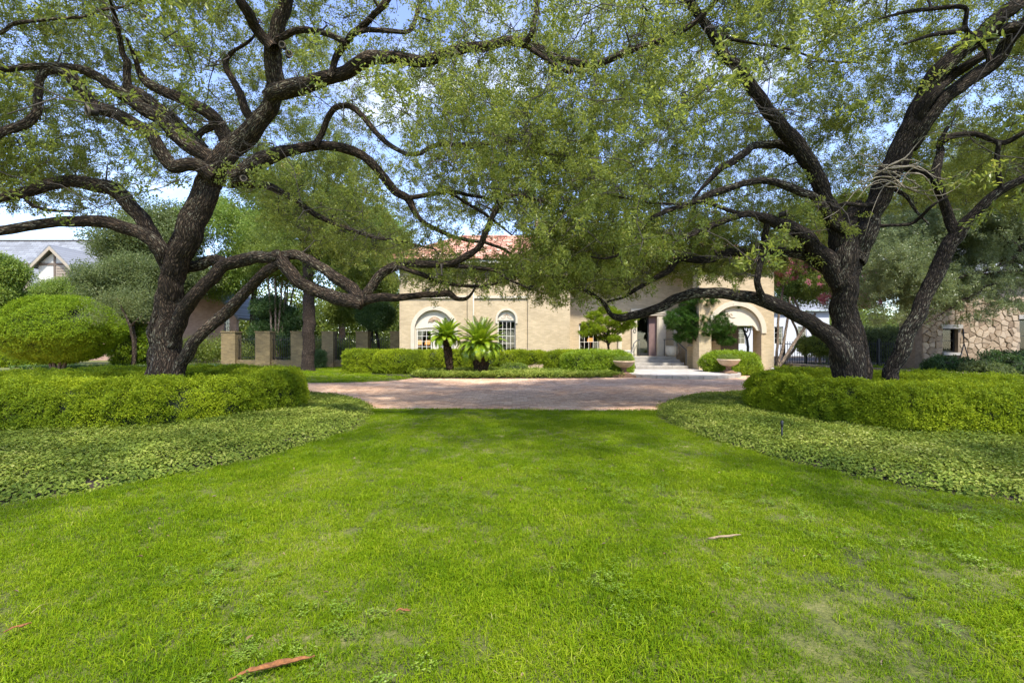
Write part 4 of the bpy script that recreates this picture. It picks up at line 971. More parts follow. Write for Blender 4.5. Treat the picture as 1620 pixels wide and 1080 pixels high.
mb = MB(); mb.zprism([(LC[0]+(LR-0.05)*math.cos(a), LC[1]+(LR-0.05)*math.sin(a)) for a in np.linspace(math.pi, 2*math.pi, 24)] + [(LC[0]+LR-0.05, 22.9), (LC[0]-LR+0.05, 22.9)], -0.05, 0.105); mb.build('bedding', M['mortar'], landing)
def rail(label, pts, posts, spindles=()):
    t = empty('handrail', pts[0], label, 'handrail', 'handrails of the front steps')
    mb = MB(); mb.tube(pts, 0.024, 8); mb.build('rail', M['greyiron'], t)
    for (p, z0) in posts: mb = MB(); mb.tube([p, (p[0], p[1], z0)], 0.02, 8); mb.build('post', M['greyiron'], t)
rail('iron handrail sloping down the right side of the steps', [P(1050, 537, 24.9), P(1064, 536.5, 24.5), P(1071, 540, 24.05), P(1086, 554, 22.95)], [(P(1051, 537, 24.9), 0.69), (P(1071, 540, 24.05), 0.69), (P(1085.5, 553.5, 22.98), 0.13)])
rail('iron handrail sloping down the left side of the steps', [P(1011, 537, 24.9), P(1008, 538, 24.4), P(1003, 543, 24.05), P(999, 555, 22.95)], [(P(1011, 537, 24.9), 0.69), (P(1003, 543, 24.05), 0.69), (P(999.5, 554, 22.98), 0.13)])

# --- urns, pots
def urn(x, y, z, label, s=1.0):
    t = empty('garden_urn', (x, y, z), label, 'urn', 'stone bowl urns on the landing')
    mb = MB(); mb.box(x-0.27*s, x+0.27*s, y-0.27*s, y+0.27*s, z, z+0.06*s, 0.008); mb.lathe([(0.24*s, 0.06*s), (0.22*s, 0.10*s), (0.12*s, 0.14*s), (0.10*s, 0.24*s), (0.16*s, 0.31*s), (0.10*s, 0.315*s)], (x, y, z), 20); mb.build('pedestal', M['urn_foot'], t)
    mb = MB(); mb.lathe([(0.10*s, 0.30*s), (0.24*s, 0.33*s), (0.38*s, 0.42*s), (0.44*s, 0.52*s), (0.455*s, 0.54*s), (0.475*s, 0.56*s), (0.475*s, 0.615*s), (0.42*s, 0.62*s), (0.36*s, 0.54*s)], (x, y, z), 28); mb.build('bowl', M['urn'], t)
    mb = MB(); mb.lathe([(0.0, 0.555*s), (0.37*s, 0.555*s)], (x, y, z), 20); mb.build('soil', M['mulch'], t)
def urn_plant(x, y, z, label, n=60):
    k = n; a = rng.uniform(0, 2*np.pi, k); r = 0.40*np.sqrt(rng.uniform(0, 1, k)); pts = np.column_stack([x+r*np.cos(a), y+r*np.sin(a), z + rng.uniform(0, 0.26, k)*(1-r/0.6)])
    root = empty('urn_plant', (x, y, z), label, 'plant', 'plants growing in the urns')
    scatter('foliage', BUSH_P, pts, orient(np.column_stack([np.cos(a)*r*2, np.sin(a)*r*2, np.ones(k)]), jit=0.3), rng.uniform(0.4, 0.75, k), M['light_leaf'], root)
    mb = MB()
    for q in range(5): mb.tube([(x, y, z-0.03), (x+random.uniform(-.2, .2), y+random.uniform(-.2, .2), z+0.2)], 0.006, 5)
    mb.build('stem', M['twig'], root)
U1 = (hx(987, 19.3), 19.3); U2 = (hx(1152.5, 19.9), 19.9)
mb = MB(); mb.box(U1[0]-0.55, U1[0]+0.42, U1[1]-0.35, U1[1]+0.4, -0.05, 0.10, 0.01); tag(mb.build('urn_plinth', M['urn_foot']), 'low brown stone slab under the left garden urn', 'stone slab')
urn(U1[0], U1[1], 0.10, 'tan stone bowl urn on the left edge of the landing by the clipped shrub', 0.95); urn(U2[0], U2[1], 0.125, 'tan stone bowl urn on the right edge of the landing near the porch arch', 0.98)
urn_plant(U1[0], U1[1], 0.68, 'pale yellow green plant growing in the left landing urn'); urn_plant(U2[0], U2[1], 0.72, 'leafy light green plant growing in the right landing urn', 80)
def pot(x, y, z, label):
    t = empty('white_pot', (x, y, z), label, 'pot', 'white pots by the front door')
    mb = MB(); mb.lathe([(0.20, 0.0), (0.30, 0.10), (0.345, 0.26), (0.34, 0.42), (0.315, 0.50), (0.34, 0.53), (0.34, 0.57), (0.29, 0.57), (0.28, 0.5)], (x, y, z), 24); mb.build('bowl', M['pot'], t)
    mb = MB(); mb.lathe([(0.0, 0.50), (0.285, 0.50)], (x, y, z), 16); mb.build('soil', M['mulch'], t)
pot(hx(1063, 24.45), 24.45, 0.695, 'white rounded pot beside the right handrail at the front door'); pot(hx(992, 24.5), 24.5, 0.45, 'white rounded pot half hidden left of the front door')
mb = MB(); mb.box(hx(985, 24.5), hx(1000, 24.5)-0.02, 24.1, 25.0, 0.0, 0.445); tag(mb.build('pot_block', M['stone_step']), 'stone block under the pot left of the front door', 'stone block')
# small white spotlight at the foot of the porch pier
t = empty('spotlight', (hx(1222, 21.9), 21.9, 0), 'small white ground spotlight at the porch pier foot', 'spotlight')
mb = MB(); mb.tube([(hx(1222, 21.9), 21.9, 0.0), (hx(1222, 21.9), 21.9, 0.12)], 0.02, 8); mb.build('stake', M['iron'], t)
mb = MB(); mb.lathe([(0.0, 0), (0.07, 0.01), (0.09, 0.12), (0.0, 0.13)], (hx(1222, 21.9), 21.9, 0.10), 12); mb.build('lamp_head', M['white'], t)

# ================================================================== LIVE OAKS
def limb_rows(pw, d0, d1, db=None):
    pw = np.array(pw, float); k = len(pw)
    seg = np.concatenate([[0], np.cumsum(np.hypot(*np.diff(pw[:, :2], axis=0).T))]); t = seg/seg[-1]
    d = d0 + (d1-d0)*t + (0 if db is None else db*np.sin(np.pi*t)*0.6) + 0.10*np.sin(t*9+pw[0, 0])*min(1, seg[-1]/150)*(t > 0)
    q = (pw[:, :2]-np.array([810, 540]))/FOC; tg = np.gradient(pw[:, :2], axis=0); tg /= np.maximum(np.linalg.norm(tg, axis=1, keepdims=True), 1e-6)
    st = 1/np.sqrt(1 + (q[:, 0]*tg[:, 1] - q[:, 1]*tg[:, 0])**2)          # a wide lens widens what stands off its axis
    return np.column_stack([(pw[:, 0]-810)/FOC*d, d, CAMZ-(pw[:, 1]-540)/FOC*d, pw[:, 2]/FOC*d*0.5*st])
LEFT_TRUNK = [([(262,630,58),(262,600,50),(262,560,46),(266,520,46),(271,480,43),(276,440,42),(281,420,41),(292,390,41),(304,360,45),(311,335,45),(323,312,45),(338,272,46)], 9.5, 9.2),
              ([(246,630,36),(247,600,32),(248,560,30),(249,520,28),(257,480,25),(264,440,24),(268,420,22),(277,390,21),(287,360,21),(303,328,22),(318,292,22)], 9.7, 9.5)]
LEFT_LIMBS = [
 ([(326,292,50),(345,262,48),(378,225,46),(405,198,42),(425,165,38),(434,130,36),(431,90,34),(438,50,30),(448,15,28),(460,-40,26),(470,-110,20),(490,-180,12)], 9.2, 8.2),
 ([(424,155,34),(455,140,38),(485,132,34),(530,120,29),(580,97,31),(620,91,26),(670,97,24),(712,82,22),(760,75,21),(800,68,20),(835,72,18),(880,90,16),(930,103,16),(960,97,15),(1000,80,13),(1050,62,11),(1100,35,9),(1135,0,7),(1160,-40,4)], 8.6, 6.5),
 ([(840,78,12),(872,98,10),(895,112,9),(906,116,8)], 7.25, 7.15),
 ([(826,74,13),(842,50,10),(848,20,9),(850,-20,8),(845,-70,5)], 7.3, 6.8),
 ([(338,278,26),(310,260,24),(275,261,24),(257,248,25),(243,218,23),(216,196,22),(180,180,22),(150,166,22),(128,145,22),(108,118,22),(82,110,22),(65,122,20),(60,150,20),(56,178,20),(38,197,20),(10,208,18),(-40,225,16),(-110,160,13),(-70,75,10),(0,53,9),(22,38,8),(60,33,7),(130,27,7),(155,18,6),(205,8,5),(235,-12,3)], 9.0, 6.6),
 ([(152,168,22),(146,174,22),(141,177,21)], 7.95, 7.75),
 ([(345,262,30),(320,240,28),(290,222,28),(255,190,26),(215,160,24),(180,140,20),(150,120,17),(120,108,15),(60,106,13),(10,110,11),(-50,100,8),(-120,60,4)], 9.2, 7.9),
 ([(322,236,22),(290,205,22),(255,172,22),(222,150,20),(205,140,18),(202,120,16),(203,100,15),(195,85,12),(190,60,9),(180,20,7),(165,-30,4)], 9.4, 8.5),
 ([(366,232,26),(352,208,26),(338,190,24),(318,172,22),(295,160,20),(265,148,18),(235,132,16),(222,118,12),(215,95,9),(200,60,5)], 9.3, 8.7),
 ([(336,200,16),(318,207,14),(312,222,13),(322,240,12),(338,252,12)], 9.3, 9.3),
 ([(405,194,18),(388,175,16),(380,150,14),(368,125,12),(357,105,12),(365,85,10),(385,72,8),(402,58,6),(410,30,3)], 9.0, 8.8),
 ([(434,78,20),(410,50,20),(395,25,20),(380,5,18),(365,-30,15),(350,-90,8)], 8.5, 7.8),
 ([(368,280,34),(400,262,32),(428,246,28),(455,238,22),(500,231,19),(540,234,18),(570,243,17),(597,267,16),(620,296,15),(643,312,14),(655,333,11),(674,354,8),(720,375,7),(770,385,6),(805,400,5),(850,440,3)], 9.0, 10.3),
 ([(642,313,10),(680,308,9),(712,303,8),(760,312,6),(810,320,4),(850,318,2)], 9.75, 9.9),
 ([(710,304,6),(745,325,6),(775,345,5),(810,372,3)], 9.85, 10.0),
 ([(498,232,14),(508,212,12),(522,180,12),(535,168,12),(555,168,11),(575,185,11),(595,210,10),(625,235,9),(660,245,8),(690,230,9),(750,228,8),(820,226,7),(845,240,5),(900,248,3)], 9.15, 8.3),
 ([(366,290,18),(405,291,16),(425,294,14),(445,305,12),(475,322,11),(510,345,9),(545,360,8),(590,375,6),(640,383,5),(690,395,3)], 9.2, 10.4),
 ([(522,122,13),(530,95,15),(545,72,16),(562,52,16),(588,27,15),(613,0,14),(640,-45,11),(660,-100,6)], 8.1, 7.0),
 ([(560,54,11),(585,48,11),(620,49,10),(648,48,10),(658,30,9),(665,0,9),(670,-40,6)], 7.6, 7.2),
 ([(438,62,16),(470,48,14),(500,50,12),(520,54,12),(548,70,11)], 8.4, 7.8),
 ([(268,428,34),(255,395,30),(230,375,26),(190,357,23),(145,350,22),(80,353,20),(0,366,18),(-60,385,15),(-140,400,8)], 9.5, 8.0),
 ([(275,432,30),(262,405,32),(243,378,30),(222,345,29),(200,318,28),(175,300,26),(140,290,24),(110,288,23),(75,295,23),(50,301,22),(0,313,18),(-50,320,15),(-130,300,8)], 9.7, 8.3),
 ([(36,308,9),(50,325,7),(80,333,6),(120,334,4)], 8.6, 8.5),
 ([(279,620,26),(285,585,25),(297,558,26),(312,537,24),(332,516,23),(352,498,23),(372,480,22),(392,460,20),(410,437,20),(428,424,19),(454,414,18)], 9.3, 8.6),
 ([(272,545,28),(284,508,32),(299,477,28),(320,456,26),(338,436,26),(357,420,24),(384,411,23),(415,406,23),(442,406,22)], 9.4, 8.6),
 ([(286,428,22),(315,418,22),(345,411,20),(368,416,16)], 9.7, 9.4),
 ([(436,404,24),(452,420,24),(466,440,24),(490,455,24),(515,463,24),(545,475,25),(572,482,20)], 8.65, 8.0),
 ([(434,407,20),(470,404,18),(500,418,18),(530,438,20),(555,455,22),(576,474,22)], 8.65, 8.0),
 ([(568,480,20),(600,470,16),(625,471,15),(650,468,13),(680,466,12),(710,464,11),(722,472,9),(738,472,7),(748,462,5),(755,445,3)], 8.0, 8.5),
 ([(572,476,20),(590,450,17),(605,432,17),(625,420,16),(645,416,15),(675,417,14),(710,418,13),(735,406,13),(758,392,12),(768,370,11),(780,340,10),(798,318,9),(815,308,7),(860,318,4)], 8.0, 7.5),
 ([(706,418,9),(745,423,8),(783,428,7),(805,442,5),(840,458,3)], 7.75, 7.7),
 ([(632,421,9),(665,434,9),(690,444,8),(715,450,7),(760,453,6),(800,445,3)], 7.9, 8.2),
]
RIGHT_TRUNK = [([(1343,635,62),(1343,600,55),(1338,563,56),(1337,530,48),(1334,497,41),(1334,463,39),(1334,430,44),(1338,397,44),(1345,360,34),(1356,325,20)], 9.1, 9.1),
               ([(1362,635,32),(1362,600,30),(1358,563,33),(1353,530,30),(1346,497,24),(1346,463,24),(1350,430,28),(1357,390,28),(1370,350,20)], 9.2, 9.2)]
RIGHT_LIMBS = [
 ([(1332,425,44),(1327,385,38),(1318,345,34),(1306,310,33),(1290,278,33),(1262,232,31),(1240,205,29),(1217,178,27),(1195,145,25),(1172,113,23),(1150,88,21),(1125,50,19),(1100,15,17),(1075,-25,14),(1040,-90,8)], 9.1, 7.4),
 ([(1350,412,48),(1365,375,44),(1382,330,40),(1402,285,40),(1422,245,42),(1440,200,38),(1455,165,34),(1478,128,32),(1508,92,28),(1545,62,27),(1575,35,26),(1610,5,24),(1650,-40,20),(1700,-110,12)], 9.1, 7.8),
 ([(1436,240,26),(1460,195,26),(1485,165,25),(1520,135,24),(1560,108,24),(1585,85,23),(1605,55,22),(1640,20,18),(1700,-30,10)], 8.8, 7.9),
 ([(1448,190,20),(1475,150,18),(1505,122,17),(1540,100,16),(1562,82,14)], 8.6, 8.1),
 ([(1516,84,22),(1560,58,20),(1590,48,20),(1625,42,20),(1680,30,16),(1760,0,8)], 8.3, 8.2),
 ([(1566,98,13),(1558,78,12),(1547,65,12),(1527,43,12),(1530,17,10),(1518,11,9),(1473,14,8),(1430,20,6),(1390,30,3)], 7.9, 7.3),
 ([(1528,44,9),(1507,50,9),(1470,57,7),(1430,70,4)], 7.6, 7.4),
 ([(1405,628,36),(1407,605,33),(1414,580,31),(1430,540,31),(1448,500,30),(1466,462,30),(1484,425,30),(1500,395,28),(1515,372,28),(1535,345,20),(1560,320,18),(1590,298,15),(1625,280,13),(1680,250,10),(1740,200,6)], 8.9, 8.0),
 ([(1514,372,24),(1500,340,22),(1488,310,20),(1480,285,20),(1484,260,18),(1488,240,15),(1487,226,10),(1500,200,6)], 8.55, 8.4),
 ([(1410,262,14),(1450,268,13),(1478,281,12)], 8.9, 8.5),
 ([(1488,226,12),(1510,214,10),(1545,212,10),(1570,222,9),(1590,225,9),(1620,210,8),(1660,190,6),(1720,170,3)], 8.4, 7.8),
 ([(1584,303,12),(1580,280,12),(1577,250,12),(1580,224,10)], 8.25, 8.1),
 ([(1334,562,36),(1314,533,32),(1290,518,27),(1268,503,25),(1245,490,25),(1215,477,26),(1190,470,22),(1160,465,20),(1130,463,19),(1100,465,19),(1075,470,18),(1050,483,17),(1025,494,15),(1000,500,14),(980,503,13),(966,497,9),(955,480,7),(935,465,6),(915,455,5),(890,455,3)], 8.9, 9.6),
 ([(1209,477,14),(1200,455,13),(1197,440,12),(1204,410,12),(1210,380,12),(1213,343,11)], 8.95, 8.6),
 ([(1332,452,34),(1315,425,32),(1300,400,30),(1280,380,28),(1258,365,26),(1230,352,22),(1212,345,18),(1190,338,13),(1165,342,11),(1140,352,10),(1125,358,9),(1095,372,6),(1065,385,3)], 9.0, 8.3),
 ([(1213,344,9),(1172,338,8),(1133,325,7),(1107,319,6),(1081,322,5),(1030,321,4),(960,307,2.5)], 8.55, 8.0),
 ([(1334,472,28),(1318,440,26),(1300,420,24),(1275,405,20),(1245,400,18),(1210,398,16),(1180,400,15),(1150,400,14),(1125,408,13),(1100,412,13),(1080,408,12),(1066,415,11),(1058,428,10),(1035,440,9),(1005,458,7),(985,470,5),(960,478,3)], 9.2, 9.8),
 ([(1257,240,24),(1238,228,20),(1220,228,16),(1195,230,12),(1180,240,13),(1160,255,13),(1140,265,12),(1125,282,9),(1110,298,6),(1090,325,3)], 8.7, 8.3),
 ([(1340,368,20),(1318,350,18),(1300,325,17),(1280,308,16),(1250,297,15),(1215,287,13),(1190,287,13),(1160,295,13),(1130,305,13),(1110,315,11),(1085,325,8),(1050,335,8),(1025,350,7),(1005,375,6),(990,395,5),(960,408,4),(930,405,2)], 8.8, 7.8),
 ([(1380,358,8),(1415,357,6),(1440,355,6),(1455,345,6),(1475,325,5),(1500,310,3)], 8.9, 8.3),
 ([(1415,300,9),(1435,312,8),(1450,335,6),(1470,355,4)], 8.9, 8.6),
 ([(1128,55,9),(1160,63,7),(1190,68,6),(1240,76,5),(1300,95,4),(1360,100,2.5)], 7.7, 7.2),
 ([(1405,290,9),(1385,320,8),(1365,325,8),(1340,322,7),(1320,328,5)], 8.85, 8.4),
]
LOWER = np.array([(-400,330),(0,340),(150,352),(230,310),(300,300),(400,320),(480,395),(560,438),(620,462),(740,478),(800,455),(860,485),(950,492),(1000,472),(1050,440),(1120,448),(1200,452),(1290,415),(1400,345),(1620,330),(2400,330)], float)
def live_oak(base, label, trunks, limbs, ell_c, ell_r, n_attr, n_cl_scale, seedv, hole_dens, stubs, lobes=(), bark='bark', thick=0.84):
    global rng
    rng = np.random.default_rng(seedv); random.seed(seedv)
    root = empty('live_oak', (base[0], base[1], 0), label, 'tree', 'live oaks on the front lawn')
    nodes = []
    bk = Bark()
    for (pw, d0, d1) in trunks:
        rows = bk.tube(limb_rows(pw, d0, d1), 44, 0.055, 0.04, ridges=0.028)
    bk.build('trunk', M[bark], root)
    tw = Bark()
    for (pw, d0, d1) in limbs:
        r0 = max(p[2] for p in pw)
        b = Bark(); lr_ = limb_rows(pw, d0, d1); lr_[:, 3] *= thick; rows = b.tube(lr_, 26 if r0 > 24 else (16 if r0 > 12 else 9), 0.06, 0.045 if r0 > 24 else 0.06, ridges=0.014 if r0 > 14 else 0.004)
        b.build('limb', M[bark], root)
        nodes.append(rows[len(rows)//5::2])
    nodes = np.concatenate(nodes); nodes0 = nodes.copy(); nodes[:, 3] = np.minimum(nodes[:, 3], 0.06)
    # smaller branches grow from the limbs towards points spread through the crown
    A = []
    while len(A) < n_attr:
        u = rng.normal(0, 1, 3); u /= np.linalg.norm(u); q = u*rng.uniform(0.42, 1.0)**0.5; p = np.array(ell_c) + q*np.array(ell_r)
        if p[1] < -1.0 or p[2] < 2.2: continue
        dd = np.linalg.norm(p - np.array([0, 0, CAMZ])); 
        if dd < 3.6: continue
        if p[1] > 0.5:
            px = 810 + FOC*p[0]/p[1]; py = 540 - FOC*(p[2]-CAMZ)/p[1]
            if -350 < px < 1970 and py > np.interp(px, LOWER[:, 0], LOWER[:, 1]) - 14: continue
            if rng.uniform() > np.interp(px, [0, 480, 620, 900, 1040, 1620], [1, 0.92, 0.42, 0.52, 1, 1]): continue
            if p[1] < 6.5 and rng.uniform() < 0.5: continue
            if p[1] < 7.5 and abs(p[0]-0.8) < 3.2 and rng.uniform() < 0.5: continue
            if 690 < px < 850 and 345 < py < 418 and rng.uniform() < 0.8: continue
            if p[1] < 3.8 and rng.uniform() < 0.6: continue
        elif p[2] < 5.0 or rng.uniform() < 0.6: continue
        if noise.noise(Vector(p*0.42 + seedv)) < hole_dens: continue
        A.append(p)
    for (lc, lr, ln) in lobes:
        k0 = 0
        while k0 < ln:
            p = np.array(lc) + rng.normal(0, 0.5, 3)*np.array(lr); px = 810 + FOC*p[0]/p[1]; py = 540 - FOC*(p[2]-CAMZ)/p[1]; k0 += 1
            if py < np.interp(px, LOWER[:, 0], LOWER[:, 1]) - 8 and not (690 < px < 850 and 345 < py < 418): A.append(p)
    A = np.array(A); dist = np.array([np.min(np.linalg.norm(nodes[:, :3]-a, axis=1)) for a in A]); A = A[np.argsort(dist)]
    cl = []; cn = []
    for a in A:
        dv_ = np.linalg.norm(nodes[:, :3]-a, axis=1); k = np.argmin(dv_ + 0.25*np.maximum(0, nodes[:, 2]-a[2]-0.5)); s = nodes[k]; L = dv_[k]
        if L < 0.15 or L > 4.2: 
            if L > 4.2: continue
        n = max(4, int(L/0.35)); t = np.linspace(0, 1, n+1)[:, None]
        mid = (s[:3]+a)/2 + np.array([0, 0, 0.16*L]) + rng.normal(0, 0.10*L, 3)
        c = (1-t)**2*s[:3] + 2*t*(1-t)*mid + t*t*a + np.concatenate([np.zeros((1, 3)), rng.normal(0, 0.035, (n, 3))])
        r0 = min(0.6*s[3], 0.011 + 0.010*L); rr = r0*1.2 + (0.005-r0*1.2)*t[:, 0]
        tw.tube(np.column_stack([c, rr]), 5, 0, smoothed=False)
        nodes = np.vstack([nodes, np.column_stack([c[1:], rr[1:]])])
        m = int(np.clip(L/0.16, 5, 16)*n_cl_scale)
        ti = rng.uniform(0.25, 1.05, m); ci = np.stack([np.interp(ti, t[:, 0], c[:, i]) for i in range(3)], 1)
        off = rng.normal(0, 0.17, (m, 3))*np.array([1, 1, 0.6]); tip = ci + off
        for j in range(m):
            if rng.uniform() < 0.75: tw.tube(np.array([[*ci[j], 0.0055], [*(ci[j]*0.5+tip[j]*0.5+rng.normal(0, 0.02, 3)), 0.003], [*tip[j], 0.002]]), 3, 0, smoothed=False)
        cl.append(tip); cn.append(off*1.2 + (c[-1]-c[0])/max(L, 0.1)*0.3 + np.array([0, 0, 0.12]))
    cl = np.concatenate(cl); cn = np.concatenate(cn)
    # keep sprays above the drip line of the crown
    with np.errstate(divide='ignore', invalid='ignore'):
        px = 810 + FOC*cl[:, 0]/np.maximum(cl[:, 1], 0.3); py = 540 - FOC*(cl[:, 2]-CAMZ)/np.maximum(cl[:, 1], 0.3)
    keep = ((cl[:, 1] < 0.5) | (py < np.interp(px, LOWER[:, 0], LOWER[:, 1]) + rng.normal(0, 8, len(cl)))) & (np.linalg.norm(cl-np.array([0, 0, CAMZ]), axis=1) > 3.2)
    cl, cn = cl[keep], cn[keep]
    # the wood inside the crown is bare: thin out the sprays hanging close before the main limbs
    big = nodes0[nodes0[:, 3] > 0.03]; bx = big[:, 0]/big[:, 1]; bz = (big[:, 2]-CAMZ)/big[:, 1]; br = big[:, 3]/big[:, 1]
    drop = np.zeros(len(cl), bool)
    for i0 in range(0, len(cl), 2000):
        c_ = cl[i0:i0+2000]; yy = np.maximum(c_[:, 1:2], 0.3); dd = np.hypot(c_[:, :1]/yy - bx[None], (c_[:, 2:]-CAMZ)/yy - bz[None])
        drop[i0:i0+2000] = ((dd < br[None]*1.1 + 0.16/yy) & (c_[:, 1:2] < big[None, :, 1] - 0.02) & (c_[:, 1:2] > 0.5)).any(1)
    kk = ~(drop & (rng.uniform(0, 1, len(cl)) < 0.85)); cl, cn = cl[kk], cn[kk]
    tag(tw.build('twigs', M['twig'], root), kind='stuff')
    scatter('crown', OAK_P, cl, orient(cn, jit=0.5), rng.uniform(0.75, 1.15, len(cl)), M['oak_leaf'], root)
    for (px_, py_, d, w, ax) in stubs:
        c = P(px_, py_, d); r = w/FOC*d/2; b = Bark(); axv = Vector(ax).normalized()
        mb = MB(); u = axv.orthogonal().normalized(); v = axv.cross(u); ring = [c + axv*0.03 + (u*math.cos(a)+v*math.sin(a))*r for a in np.linspace(0, 2*math.pi, 15)]
        mb.tube(ring, r*0.26, 7, False); mb.build('knot_rim', M['callus'], root)
        mb = MB(); mb.tube([c-axv*0.1, c+axv*0.025], r*0.85, 14); mb.build('cut_face', M['cut'], root)
    return root
live_oak((-7.2, 9.5), 'spreading live oak with wide twisting limbs inside the left hedge ring', LEFT_TRUNK, LEFT_LIMBS, (-6.5, 8.4, 4.6), (8.9, 7.6, 4.9), 3000, 1.0, 11, -0.44,
         [(386, 283, 8.95, 9, (0.3, -1, -0.1)), (447, 72, 8.28, 9, (0.2, -1, -0.2)), (457, 86, 8.3, 9, (0.6, -1, -0.2)), (142, 176, 7.74, 14, (-0.55, -0.9, -0.25))],
         [((-1.0, 8.6, 2.75), (2.0, 1.5, 0.8), 60), ((-4.3, 9.5, 3.8), (2.0, 1.5, 0.9), 130), ((-10.0, 9.0, 5.0), (2.0, 2.0, 1.4), 150)])
live_oak((6.75, 9.1), 'dark trunked live oak inside the right hedge ring with a leaning second stem', RIGHT_TRUNK, RIGHT_LIMBS, (7.0, 8.4, 4.6), (9.0, 7.4, 4.7), 3700, 1.05, 23, -0.55,
         [(1242, 338, 8.4, 10, (0.9, -0.6, 0.1))],
         [((3.3, 10.0, 3.4), (3.2, 2.2, 1.2), 330), ((1.2, 10.2, 3.4), (1.8, 1.6, 1.0), 100), ((5.0, 10.4, 3.3), (2.4, 2.0, 1.0), 130), ((10.5, 9.5, 5.0), (2.4, 2.0, 1.6), 150)], 'bark_dark', 0.9)
rng = np.random.default_rng(99); random.seed(99)
M['bare_twig'] = plain('pale dead twig bark', (0.30, 0.25, 0.18), 0.9, 0.25, 10.0, 0.0)
bt_ = Bark()
for k in range(26):
    a = (random.uniform(1395, 1465), random.uniform(255, 300)); an = random.choice([random.uniform(-0.5, 0.35), random.uniform(2.7, 3.6)]); L_ = random.uniform(45, 130); dq = random.uniform(8.3, 8.7)
    q = [(a[0] + L_*t*math.cos(an + 0.4*math.sin(3*t+k)), a[1] + L_*t*math.sin(an + 0.4*math.sin(3*t+k)) + 14*t*t, max(0.9, 3.0*(1-t))) for t in (0, 0.25, 0.5, 0.75, 1)]
    bt_.tube(limb_rows(q, dq, dq - random.uniform(-0.3, 0.5)), 4, 0, 0.12)
tag(bt_.build('bare_twigs', M['bare_twig'], bpy.data.objects['live_oak.001']), kind='stuff')

# ================================================================== BACKGROUND TREES
def bgtree(name, label, base, h, trunk_r, blobs, protos, m, bark, n, scl, lean=(0, 0), group=None, limbs=5, gap=-0.5, fork=0.35, stems=None):
    """trunk with limbs reaching into leafy masses; blobs are (x, y, z, rx, ry, rz)"""
    root = empty(name, (base[0], base[1], 0), label, 'tree', group)
    bk = Bark(); top = np.array([base[0]+lean[0], base[1]+lean[1], h*0.72])
    B = np.array(blobs, float)
    if stems: 
        for (pw, d0, d1) in stems: bk.tube(limb_rows(pw, d0, d1), 9, 0.05, 0.12, ridges=0.006)
    else:
        f = np.array([base[0]+lean[0]*0.4, base[1]+lean[1]*0.4, h*fork])
        bk.tube([(base[0], base[1], -0.1, trunk_r*1.35), (base[0], base[1], 0.4, trunk_r*1.03), (*(f*np.array([1, 1, 0.5])+np.array([0.06, 0, 0])), trunk_r*0.95), (*f, trunk_r*0.85), (*(f*0.4+top*0.6+rv(0.15)), trunk_r*0.5), (*top, trunk_r*0.2)], 16, 0.06, 0.15, ridges=0.012)
        for b in B[rng.permutation(len(B))[:limbs]]:
            s = f + (top-f)*rng.uniform(0, 0.5); e = b[:3] + rv(0.2); bk.tube([(*s, trunk_r*0.45), (*((s+e)/2+rv(0.25)+np.array([0, 0, 0.2])), trunk_r*0.28), (*e, trunk_r*0.08)], 8, 0.06, 0.2)
    bk.build('trunk', M[bark], root)
    n = int(n*2.9)
    vol = B[:, 3]*B[:, 4] + B[:, 3]*B[:, 5]; pr = vol/vol.sum(); w = rng.choice(len(B), n, p=pr)
    u = rng.normal(0, 1, (n, 3)); u /= np.linalg.norm(u, axis=1, keepdims=True); pts = B[w, :3] + u*B[w, 3:]*(rng.uniform(0.25, 1, n)**0.45)[:, None]
    kp = nz3(pts, 0.9, 5.0) + 0.8*nz3(pts, 2.4, 8.0) + rng.normal(0, 0.08, n) > gap + 0.22; kp &= pts[:, 2] > 0.15; pts, u = pts[kp], u[kp]
    scatter('crown', protos, pts, orient(u + np.array([0, 0, 0.4]), jit=0.5), rng.uniform(*scl, len(pts)), M[m] if isinstance(m, str) else m, root)
    return root
def blobs_in(c, r, n, rr, seedv):
    g = np.random.default_rng(seedv); out = []
    for k in range(n):
        u = g.normal(0, 1, 3); u /= np.linalg.norm(u); q = u*g.uniform(0.3, 0.85)
        s = g.uniform(0.8, 1.25)*rr; out.append((c[0]+q[0]*r[0], c[1]+q[1]*r[1], c[2]+q[2]*r[2], s, s, s*0.72))
    return out
# the tree with the straight brown trunk on the side lawn
bgtree('shade_tree', 'straight brown trunked tree on the side lawn before the brick pillars', (hx(487, 23), 23.0), 11.5, 0.30,
       blobs_in((hx(510, 23.5), 23.5, 7.9), (5.2, 3.2, 3.9), 30, 1.25, 1), OAK_P, 'tree_leaf', 'bark2', 2600, (1.1, 1.8), fork=0.42, limbs=16, gap=-0.2)
G = 'trees beyond the brick pillar fence'
bgtree('yard_tree', 'pale green loose tree behind the fence left of the straight trunk', (hx(400, 33), 33), 11, 0.22, blobs_in((hx(385, 33), 33, 8.6), (5.4, 3, 5.4), 22, 1.7, 2), TREE_P, 'light_leaf', 'bark2', 1300, (0.9, 1.5), group=G)
bgtree('yard_tree', 'mid green tree behind the fence just left of the brick house', (hx(585, 31), 31), 9, 0.2, blobs_in((hx(585, 31), 31, 5.0), (3.0, 2.5, 3.6), 14, 1.3, 3), TREE_P, 'tree_leaf', 'bark2', 1300, (0.8, 1.3), group=G)
bgtree('yard_tree', 'tall light green tree rising behind the fence between trunk and house', (hx(540, 36), 36), 13, 0.25, blobs_in((hx(560, 36), 36, 9.5), (4.6, 3, 3.8), 14, 1.9, 4), TREE_P, 'light_leaf', 'bark2', 1300, (1.0, 1.6), group=G)
